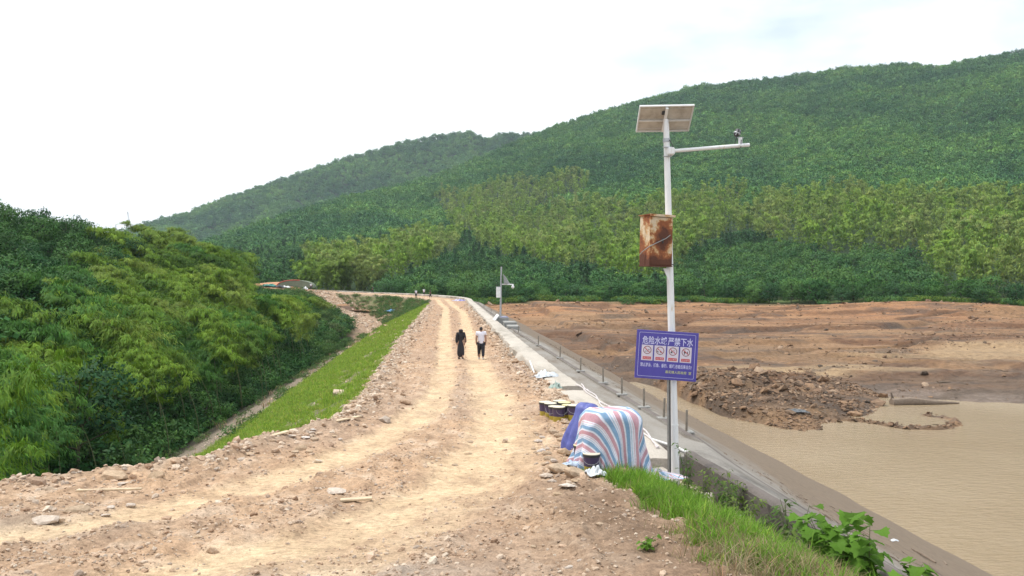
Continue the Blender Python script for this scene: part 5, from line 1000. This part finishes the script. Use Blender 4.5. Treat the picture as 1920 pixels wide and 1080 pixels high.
c = hit(1236, 915); tag(MB().tube([(c.x-.02, c.y-.05, c.z), (c.x, c.y, c.z+.22), (c.x+.04, c.y+.1, c.z+.30), (c.x+.12, c.y+.3, c.z+.2), (c.x+.2, c.y+.5, c.z+.02)], .014, 7).build('hose', M_hoseg, None, True), 'short pale hose arching out of the grass beside the sign post', 'hose')
for k in range(6):
    s0 = 28.5+k*1.1; pts = [(3.3-.08*k+.14*math.sin(i*1.3+k), s0+i*.22, float(crest(s0))+.06+.14*abs(math.sin(i*.8+k))) for i in range(9)]
    tag(MB().tube(pts, .014, 5).build('rebar', simple('root_wood', two((.42, .32, .26)), 8, .8) if k == 0 else MAT['root_wood'], None, True), 'bent pale rod sticking out of the rubble along the parapet foot', 'rod', 'bent rods at the foot of the parapet')
# planks, logs
M_plank = simple('old_plank', two((.55, .44, .30), .2), 6, .8)
def plank(X, Y, ln_, wd_, rz, label, f=zg, mat=None, th=.03, cat='plank'):
    p = hit(X, Y, f); o = MB().box((0, 0, 0), (ln_, wd_, th), bev=.006).build('plank', mat or M_plank); o.location = (p.x, p.y, p.z+th); o.rotation_euler = (rr_.uniform(-.05, .05), rr_.uniform(-.06, .06), rz); tag(o, label, cat)
plank(668, 940, .42, .09, .05, 'broken pale plank lying across the middle of the road'); plank(514, 818, .75, .12, .9, 'pale board lying on the green slope near its lower tip'); plank(653, 787, .9, .12, 1.0, 'long pale board at the upper edge of the green slope'); plank(205, 922, .9, .05, 0.03, 'thin pale pole lying along the left road shoulder', mat=M_plank)
lg = at(1738, 757, z=-5.95); o = MB().tube([(-3.0, 0, .12), (-1.4, .15, .2), (.6, -.1, .1), (2.8, .1, .0)], [.34, .36, .2, .07], 9).build('log', M_twig, None, True); o.location = lg; tag(o, 'long dark log floating near the far shore of the muddy water', 'log')
o = MB().tube([(0, 0, -.3), (.05, 0, .3), (.0, .1, .7)], [.16, .12, .05], 7).build('stump', M_twig, None, True); o.location = at(1672, 752, z=-6); tag(o, 'small dark stump poking from the water left of the long log', 'stump')
for X, Y, l_, a_, lb in ((1570, 1035, 1.3, .4, ''), (1650, 1045, 1.6, -.5, '')):
    pass
for k, (v, s, l_, a_) in enumerate([(8.5, 13.5, 1.5, 1.2), (10.5, 17.0, .9, 1.6), (12.0, 18.5, 1.0, 1.0), (9.6, 21.0, .8, 1.9), (14, 22.5, 1.1, .7), (7.4, 11.8, .8, 1.4), (11.4, 25, .9, 1.3)]):
    o = MB().tube([(-l_/2, 0, 0), (0, .04, .015), (l_/2, -.02, 0)], [.022, .03, .015], 6).build('stick', M_twig, None, True); o.location = (v, s, face_z(v)+.03); o.rotation_euler = (0, math.atan(.5), 0); o.rotation_euler = (Matrix.Rotation(math.atan(.5), 3, 'Y') @ Matrix.Rotation(a_, 3, 'Z')).to_euler(); tag(o, 'dark stick stranded on the silt covered upstream face', 'stick', 'sticks on the upstream face')
for k, (X, Y) in enumerate([(1677, 1016)]): 
    pp_ = hit(X, Y, lambda x, y: face_z(x)); crumple('plastic_scrap', (pp_.x, pp_.y, face_z(pp_.x)+.02), .16, .1, .05, M_wsheet, ['tiny white scrap on the silt beside the dark wall', 'tiny white scrap on the silt near the bottom right'][k], 'scrap', 0, 8, seed=20+k)
# straw mat and broken slabs behind the tarps
p = (4.05, 14.4); crumple('straw_mat', (p[0]+.05, p[1], z1(4.1, 14.4)+.02), .9, 1.3, .10, simple('straw', [(.3, (.34, .28, .17)), (.7, (.60, .53, .38))], 9, .9, 0, .6, stretch=(6, 1, 1)), 'flattened straw matting behind the tarps next to the parapet end', 'mat', .1, 30, seed=12)
for k, (x, y, sx, sy, a_) in enumerate([(3.95, 15.0, .5, .35, .3), (4.4, 13.9, .55, .28, -.4), (4.2, 13.1, .38, .3, .8), (4.62, 12.6, .3, .22, .2), (4.35, 12.1, .36, .24, -.6)]):
    o = MB().box((0, 0, 0), (sx, sy, .08), bev=.02).build('broken_slab', M_cap); o.location = (x, y, z1(x, y)+.12); o.rotation_euler = (.15, -.1, a_); tag(o, ['broken concrete slab against the end of the parapet', 'long broken slab between the tarp and the dark wall', 'squarish broken slab behind the white pole', 'small broken slab against the dark wall top', 'broken slab lying right of the white pole foot'][k], 'slab', 'broken slabs near the parapet end')
# ---- spoil heap at the far abutment: shed, tarps
_hs = lambda X, d_=207: (lambda a: Vector((a.x, a.y, z1(a.x, a.y))))(at(X, 535, d=d_))
p = _hs(553, 203); sh = empty('shed', (p.x, p.y, p.z-.2)); tag(sh, 'low arched green and red tarpaulin shelter on the far spoil mound', 'shelter')
V = []; n_ = 12
for yy in (0, 4.5):
    for i in range(n_+1): a_ = PI*i/n_; V.append((-4.6*math.cos(a_), yy, 1.9*math.sin(a_)**.8))
MB().add(V, [(i, i+1, n_+2+i, n_+1+i) for i in range(n_)]+[tuple(range(n_+1))]).build('cover', simple('olive_cover', two((.16, .19, .13)), .8, .7), sh, True)
MB().tube([(-4.6*math.cos(PI*i/n_)*1.01, -.03, 1.93*math.sin(PI*i/n_)**.8) for i in range(1, 8)], .12, 6).build('red_edge', simple('red_cover', two((.42, .09, .06)), 2, .7), sh)
for X, Y, sx, lb, col in ((503, 536, 3.6, 'teal sheet on the left end of the far spoil mound', (.03, .18, .15)), (525, 531, 2.6, 'dark sheet on top of the far spoil mound', (.05, .05, .06)), (572, 537, 1.6, 'white sack pile right of the far shelter', (.6, .6, .62)), (538, 530, 2.0, 'white bundle left of the far shelter', (.6, .6, .6))):
    p = _hs(X, 201); crumple('tarp', (p.x, p.y, p.z+.1), sx, 2, .7, simple('c%d' % X, two(col), 1, .7), lb, 'tarp', 0, 12, seed=X)
for k, (X, Y, ln_) in enumerate([(590, 541, 5), (610, 538, 6), (600, 545, 4)]):
    p = _hs(X, 199); o = MB().box((0, 0, 0), (ln_, .35, .12)).build('plank', M_plank); o.location = (p.x, p.y, p.z+.3); o.rotation_euler = (0, .05, .1*k); tag(o, ['pale board stack right of the far shelter', 'long board lying on the bank above the far road', 'short board lying below the far shelter'][k], 'plank')
# ---- slender masts behind the left hill
for X, Y0, Y1, d, lb, lean in ((248, 396, 455, 330, 'faint taller lattice mast rising behind the left hill crest', -.14), (221, 420, 460, 360, 'faint shorter lattice mast left of the taller one', -.1)):
    b0 = at(X, Y1, d=d); h = (Y1-Y0)/F*d; o = empty('transmission_mast', b0, (0, lean, 0)); tag(o, lb, 'mast', 'masts behind the left hill')
    mb = MB()
    for sx in (-1, 1):
        for sy in (-1, 1): mb.tube([(sx*.7, sy*.7, -4), (sx*.1, sy*.1, h)], .04, 4)
    for i in range(9):
        z0, z1_ = h*i/9, h*(i+1)/9; w0, w1 = .75*(1-i/9)+.12, .75*(1-(i+1)/9)+.12; mb.tube([(-w0, -w0, z0), (w1, -w1, z1_)], .028, 3); mb.tube([(w0, -w0, z0), (-w1, -w1, z1_)], .028, 3)
    mb.build('tower', M_galv, o)
    for f_, w_ in ((.98, 2.6), (.68, 3.2)): MB().tube([(-w_, 0, h*f_+.3), (0, 0, h*f_), (w_, 0, h*f_-.3)], .07, 4).build('cross_arm', M_galv, o)
# ================================================================ PEOPLE
M_skin = simple('skin', two((.36, .21, .15), .08), 9, .6); M_hair = simple('hair', two((.02, .016, .014)), 30, .6); M_black = simple('black_cloth', two((.018, .018, .024)), 12, .8); M_trs = simple('trousers', two((.016, .018, .026)), 12, .8)
M_tee = simple('white_tshirt', two((.74, .73, .82), .05), 6, .8, 0, .2); M_shoe = simple('shoe', two((.5, .48, .46)), 12, .7); M_greyc = simple('grey_cloth', two((.22, .22, .24)), 8, .8)
def skin_mesh(pts, edges, radii, sub=2, flat=1.0, root=0):
    me = bpy.data.meshes.new('s'); me.from_pydata(pts, edges, []); o = bpy.data.objects.new('s', me); COL.objects.link(o); md = o.modifiers.new('sk', 'SKIN'); md.use_smooth_shade = True
    sv = me.skin_vertices[0].data
    for i, r in enumerate(radii): sv[i].radius = (r*1.22, r*1.22) if not isinstance(r, tuple) else r
    sv[root].use_root = True; s = o.modifiers.new('sub', 'SUBSURF'); s.levels = sub; s.render_levels = sub; bpy.context.view_layer.update()
    out_ = bpy.data.meshes.new_from_object(o.evaluated_get(bpy.context.evaluated_depsgraph_get())); bpy.data.objects.remove(o)
    if flat != 1:
        c = np.zeros(len(out_.vertices)*3); out_.vertices.foreach_get('co', c); c = c.reshape(-1, 3); c[:, 1] *= flat; out_.vertices.foreach_set('co', c.ravel()); out_.update()
    return out_
def body_parts(H, woman=False, stride=.16, arm=(.0, .0), hood=False, far=False):
    k = H; P = []; E = []; R = []
    def a(p, r, par=None): P.append(Vector(p)*k); R.append(r*k); i = len(P)-1; (E.append((par, i)) if par is not None else None); return i
    sw = .095 if woman else .112
    pel = a((0, 0, .53), .066); sp1 = a((0, 0, .62), .062 if not woman else .05, pel); ch_ = a((0, .0, .735), .07 if not woman else .058, sp1); nk = a((0, .0, .825), .03, ch_); nk2 = a((0, .005, .86), .028, nk); hd = a((0, .012, .905), .048, nk2); tp = a((0, .008, .95), .046, hd); a((0, .062, .90), .012, hd)   # nose
    for sd in (-1, 1): a((sd*.047, .0, .905), .011, hd)
    J = {}
    for sd in (-1, 1):
        sh_ = a((sd*sw, 0, .80), .034, ch_); fw = arm[0 if sd < 0 else 1]; el = a((sd*(sw+.03), fw*.4-.01, .635), .026, sh_); wr = a((sd*(sw+.028), fw+.02, .50), .018, el); pm = a((sd*(sw+.024), fw+.028, .462), .02, wr); J[sd] = (sh_, el, wr)
        if not far:
            for fi, (off, ln_) in enumerate(((-.018, .034), (-.006, .042), (.006, .044), (.018, .038))):
                f1 = a((sd*(sw+.022), fw+.03+off, .462-ln_*.5), .0062, pm); a((sd*(sw+.014), fw+.032+off, .462-ln_), .0055, f1)
            a((sd*(sw+.006), fw+.055, .452), .0065, pm)
    for sd, st in ((-1, stride), (1, -stride)):
        hp = a((sd*.05, 0, .49), .056, pel); kn = a((sd*.052, st*.45+.012, .275), .038, hp); an = a((sd*.05, st*.95, .052+max(0, -st)*.18), .024, kn); a((sd*.055, st*.95+.075, .022+max(0, -st)*.05), .021, an)
    body = skin_mesh(P, E, R, 2 if not far else 1)
    parts = [('body', body, M_skin)]
    G = lambda pts, ed, rd, fl=.8: skin_mesh([Vector(p)*k for p in pts], ed, [r*k for r in rd], 2 if not far else 1, fl)
    return parts, G, sw
def ball(c, r_, H):
    bm = bmesh.new(); bmesh.ops.create_uvsphere(bm, u_segments=16, v_segments=10, radius=1)
    for v in bm.verts: v.co = Vector((c[0]+v.co.x*r_[0], c[1]+v.co.y*r_[1], c[2]+v.co.z*r_[2]))*H
    me = bpy.data.meshes.new('ball'); bm.to_mesh(me); bm.free(); me.polygons.foreach_set('use_smooth', [True]*len(me.polygons)); return me
def person(name, loc, rz, H, label, spec, group=None, far=False):
    woman = spec == 'abaya'; parts, G, sw = body_parts(H, woman, .11 if not woman else .06, (.03, -.04), far=far)
    if spec in ('tee', 'tee_cap', 'dark'):
        top_m = M_tee if spec != 'dark' else M_black
        parts.append(('shirt', G([(0, 0, .60), (0, 0, .475), (0, 0, .72), (0, 0, .80), (-sw, 0, .805), (sw, 0, .805), (-sw-.022, -.004, .70), (sw+.022, -.004, .70)], [(0, 1), (0, 2), (2, 3), (3, 4), (3, 5), (4, 6), (5, 7)], [.088, .088, .092, .06, .052, .052, .044, .044]), top_m))
        parts.append(('trousers', G([(0, 0, .51), (-.052, 0, .47), (.052, 0, .47), (-.054, .065, .275), (.054, -.04, .275), (-.052, .115*1.05, .075), (.052, -.105*1.0, .085)], [(0, 1), (0, 2), (1, 3), (2, 4), (3, 5), (4, 6)], [.07, .066, .066, .047, .047, .036, .036], 1.0), M_trs))
        hm = M_hair if spec != 'tee_cap' else M_tee
        parts.append(('hair', ball((0, -.008, .928), (.050, .060, .058), H), hm))
    else:
        parts.append(('robe', G([(0, 0, .62), (0, 0, .72), (0, 0, .80), (-sw, 0, .80), (sw, 0, .80), (-sw-.03, .0, .64), (sw+.03, -.01, .64), (-sw-.03, .03, .505), (sw+.045, .0, .505), (0, 0, .50), (0, .005, .28), (0, .01, .04)], [(0, 1), (1, 2), (2, 3), (2, 4), (3, 5), (4, 6), (5, 7), (6, 8), (0, 9), (9, 10), (10, 11)], [.068, .078, .05, .048, .048, .043, .043, .038, .038, .085, .10, .112], .9), M_black))
        parts.append(('hood', G([(0, -.008, .93), (0, -.012, .90), (.006, -.008, .85), (0, 0, .80)], [(0, 1), (1, 2), (2, 3)], [.050, .066, .054, .06], 1.0), M_black))
    for sd, st in ((-1, .11 if not woman else .06), (1, -(.11 if not woman else .06))):
        mb = MB(); y0 = st*.95*H; mb.box((sd*.054*H, y0+.03*H, .028*H+max(0, -st)*.14*H), (.058*H, .15*H, .055*H), bev=.018*H); me = mb.build('z', None).data; parts.append(('shoe', me, M_shoe if spec != 'abaya' else M_black))
    for o in [o for o in COL.objects if o.name.startswith('z') and len(o.name) <= 5]: bpy.data.objects.remove(o)
    root = empty(name, loc, (0, 0, rz)); tag(root, label, 'person', group)
    for pn, me, mt in parts:
        if not me.materials: me.materials.append(mt)
        else: me.materials.clear(); me.materials.append(mt)
        o = bpy.data.objects.new(pn, me); COL.objects.link(o); o.parent = root
    return root
w_ = hit(864, 673); person('person', (w_.x, w_.y, w_.z-.01), math.radians(4), 1.64, 'woman seen from behind in a long black hooded robe walking up the crest road', 'abaya')
m_ = hit(902, 674); person('person', (m_.x, m_.y, m_.z-.01), math.radians(2), 1.75, 'man seen from behind in white t-shirt and black trousers walking beside the woman in black', 'tee')
for X, Y, sp, lb, rz in [(780, 558, 'tee', 'leftmost of the distant group, white shirt, on the far bend', .3), (795, 555, 'tee', 'second of the distant group, white shirt, on the far bend', -.4), (807, 558.5, 'dark', 'dark clothed figure within the distant group on the far bend', 1.2), (818, 556, 'tee_cap', 'rightmost of the distant group, white cap and shirt', .9),
                 (699, 550, 'dark', 'figure bending by the edge of the far curving road', 1.5), (583, 543, 'tee', 'left of the two tiny white shirted people near the spoil mound', 0), (590, 543, 'tee', 'right of the two tiny white shirted people near the spoil mound', 2)]:
    v_ = ray(X, Y); p = hit(X, Y)
    if p.y > 215: p = at(X, Y, d=205)
    person('person', (p.x, p.y, z1(p.x, p.y)), rz, 1.7, lb, sp, 'distant people on the far bend', True)
# ================================================================ LEAFY PLANTS BY THE DARK WALL
def leaf_shape(lobes, L, W, kind):
    """outline of one real leaf, lying along +X"""
    if kind == 'lobed': pts = [(0, 0), (.12, .30), (.05, .55), (.30, .48), (.42, .62), (.52, .40), (.78, .34), (.80, .16), (1, 0)]
    else: pts = [(0, 0), (.15, .20), (.35, .30), (.6, .26), (.85, .10), (1, 0)]
    top_ = [(x*L, y*W) for x, y in pts]; return top_
def leafy_plant(name, loc, H, n, L, W, kind, mat, label, seed, spread=.35, stems=3):
    r = random.Random(seed); root = empty(name, loc); tag(root, label, 'plant', None); sm = MB(); lf = MB(); T = []
    for s_ in range(stems):
        a = r.uniform(0, 6.28); tipx, tipy = math.cos(a)*spread*r.uniform(.3, 1), math.sin(a)*spread*r.uniform(.3, 1); hh = H*r.uniform(.6, 1)
        pts = [(0, 0, -.05), (tipx*.3, tipy*.3, hh*.45), (tipx, tipy, hh)]; sm.tube(pts, [.008, .006, .003], 5)
        for i in range(n):
            u = .2+.8*(i+r.random())/n; bx_ = Vector((tipx*u**1.3, tipy*u**1.3, hh*u)); az_ = r.uniform(0, 6.28); pet = Vector((math.cos(az_), math.sin(az_), .35))*r.uniform(.4, 1.1)*L*.8
            sm.tube([bx_, bx_+pet], [.003, .002], 4, False); q0 = bx_+pet; k = r.uniform(.6, 1.15); droop = r.uniform(-.2, .55)
            M_ = Matrix.Rotation(az_+r.uniform(-.4, .4), 3, 'Z') @ Matrix.Rotation(droop, 3, 'Y') @ Matrix.Rotation(r.uniform(-.3, .3), 3, 'X'); o_ = leaf_shape(0, L*k, W*k, kind); b0 = len(lf.V); m_ = len(o_)
            V = []
            for (x, y) in o_: V.append(q0+M_ @ Vector((x, y, -x*x/L*.35+y*.25)))
            for (x, y) in o_[1:-1]: V.append(q0+M_ @ Vector((x, -y, -x*x/L*.35+y*.25)))
            Mid = [q0+M_ @ Vector((x, 0, -x*x/L*.35)) for x, y in o_[1:-1]]; V += Mid; nt_2 = m_-2; Fc = []
            tp_ = list(range(m_)); bt = [0]+[m_+i2 for i2 in range(nt_2)]+[m_-1]; md2 = [0]+[m_+nt_2+i2 for i2 in range(nt_2)]+[m_-1]
            for i2 in range(m_-1):
                f1 = [md2[i2], md2[i2+1], tp_[i2+1], tp_[i2]]; f2 = [md2[i2], bt[i2], bt[i2+1], md2[i2+1]]
                for f in (f1, f2):
                    g = []; [g.append(q_) for q_ in f if q_ not in g]
                    if len(g) > 2: Fc.append(tuple(g))
            lf.add(V, Fc); T += [(1+r.uniform(-.2, .25),)*3]*len(V)
    sm.build('stem', MAT['plant_stem'], root, True); o = lf.build('foliage', mat, root, False); c = o.data.color_attributes.new('col', 'FLOAT_COLOR', 'POINT'); arr = np.ones((len(T), 4), np.float32); arr[:, :3] = T; c.data.foreach_set('color', arr.ravel()); return root
simple('plant_stem', two((.12, .15, .06)), 9, .7)
M_pl1 = leafmat('bright_lobed_leaf', [(.13, .26, .035), (.11, .23, .03)], .4); M_pl2 = leafmat('dull_weed_leaf', [(.07, .13, .035), (.10, .17, .04)], .3); M_pl3 = leafmat('yellow_weed_leaf', [(.14, .20, .05), (.12, .17, .04)], .35)
for i, (X, Y, H, n, L_, W_2, kd, mt, st, spd, lb) in enumerate([
    (1660, 1080, .98, 20, .17, .19, 'lobed', M_pl1, 5, .40, 'bright green lobed leaf plant against the wall at the bottom right corner'), (1590, 1075, 1.0, 20, .17, .19, 'lobed', M_pl1, 5, .40, 'bright green lobed leaf plant, left one of the pair by the wall'),
    (1712, 1110, .62, 16, .15, .16, 'lobed', M_pl1, 3, .28, 'low bright lobed plant cut off by the bottom edge near the wall'), (1500, 1060, .85, 24, .11, .08, 'oval', M_pl2, 4, .22, 'tall dull green weed climbing the wall between bright plants and dry grass'),
    (1515, 1050, .86, 5, .12, .13, 'lobed', M_pl1, 2, .30, 'thin stem with a tuft of light lobed leaves in front of the dark wall'), (1540, 1075, .5, 20, .09, .065, 'oval', M_pl3, 4, .3, 'small yellowish weed below the tall dull green weed'),
    (1405, 990, .72, 36, .09, .07, 'oval', M_pl3, 5, .32, 'bushy yellow green weed at the foot of the dark wall'), (1440, 1020, .45, 24, .08, .065, 'oval', M_pl2, 4, .22, 'small dark weed hanging beside the grey plastic bag'),
    (1370, 965, .8, 36, .09, .07, 'oval', M_pl2, 5, .34, 'weed thicket right of the pole, below the wall top'), (1330, 935, .95, 38, .08, .06, 'oval', M_pl3, 5, .30, 'leafy weed clump just right of the white pole'),
    (1296, 915, 1.1, 36, .075, .055, 'oval', M_pl2, 4, .2, 'tall thin weed climbing beside the white pole'), (1390, 945, .85, 28, .10, .08, 'oval', M_pl3, 4, .3, 'light green weed leaning over the top of the dark wall'), (1310, 975, .35, 24, .08, .06, 'oval', M_pl3, 5, .34, 'low creeping weed in the grass right of the pole foot'),
    (1480, 1085, .35, 26, .08, .06, 'oval', M_pl3, 5, .4, 'low weed patch at the bottom edge amid dry grass'), (1217, 1090, .16, 10, .05, .05, 'lobed', M_pl1, 3, .12, 'tiny green sprout on the dug earth at the bottom edge')]):
    vv_ = {1660: 4.5, 1590: 4.35, 1712: 4.45, 1500: 4.5, 1515: 4.55, 1540: 4.3, 1405: 4.3, 1440: 4.45, 1370: 4.2, 1330: 3.9, 1296: 3.75, 1390: 4.6, 1310: 3.5, 1480: 3.5, 1217: 1.8}[X]
    y_ = vv_*F/(X-840)*(1.0 if X != 1217 else 1); p = Vector((vv_, y_, z1(vv_, y_))); leafy_plant('leafy_plant', (p.x, p.y, p.z-.02), H, n, L_, W_2, kd, mt, lb, 60+i, spd, st)
# ---- the air
bm_ = MB().box((0, 850, 256), (5200, 4900, 546)); hz = bm_.build('haze', None); m = bpy.data.materials.new('air'); m.use_nodes = True; m.node_tree.nodes.clear()
o_ = m.node_tree.nodes.new('ShaderNodeOutputMaterial'); pv = m.node_tree.nodes.new('ShaderNodeVolumePrincipled'); pv.inputs['Color'].default_value = (.72, .86, 1, 1); pv.inputs['Density'].default_value = .00012; pv.inputs['Anisotropy'].default_value = .2
m.node_tree.links.new(pv.outputs[0], o_.inputs['Volume']); hz.data.materials.append(m); tag(hz, 'pale blue summer haze over the valley', kind='stuff')
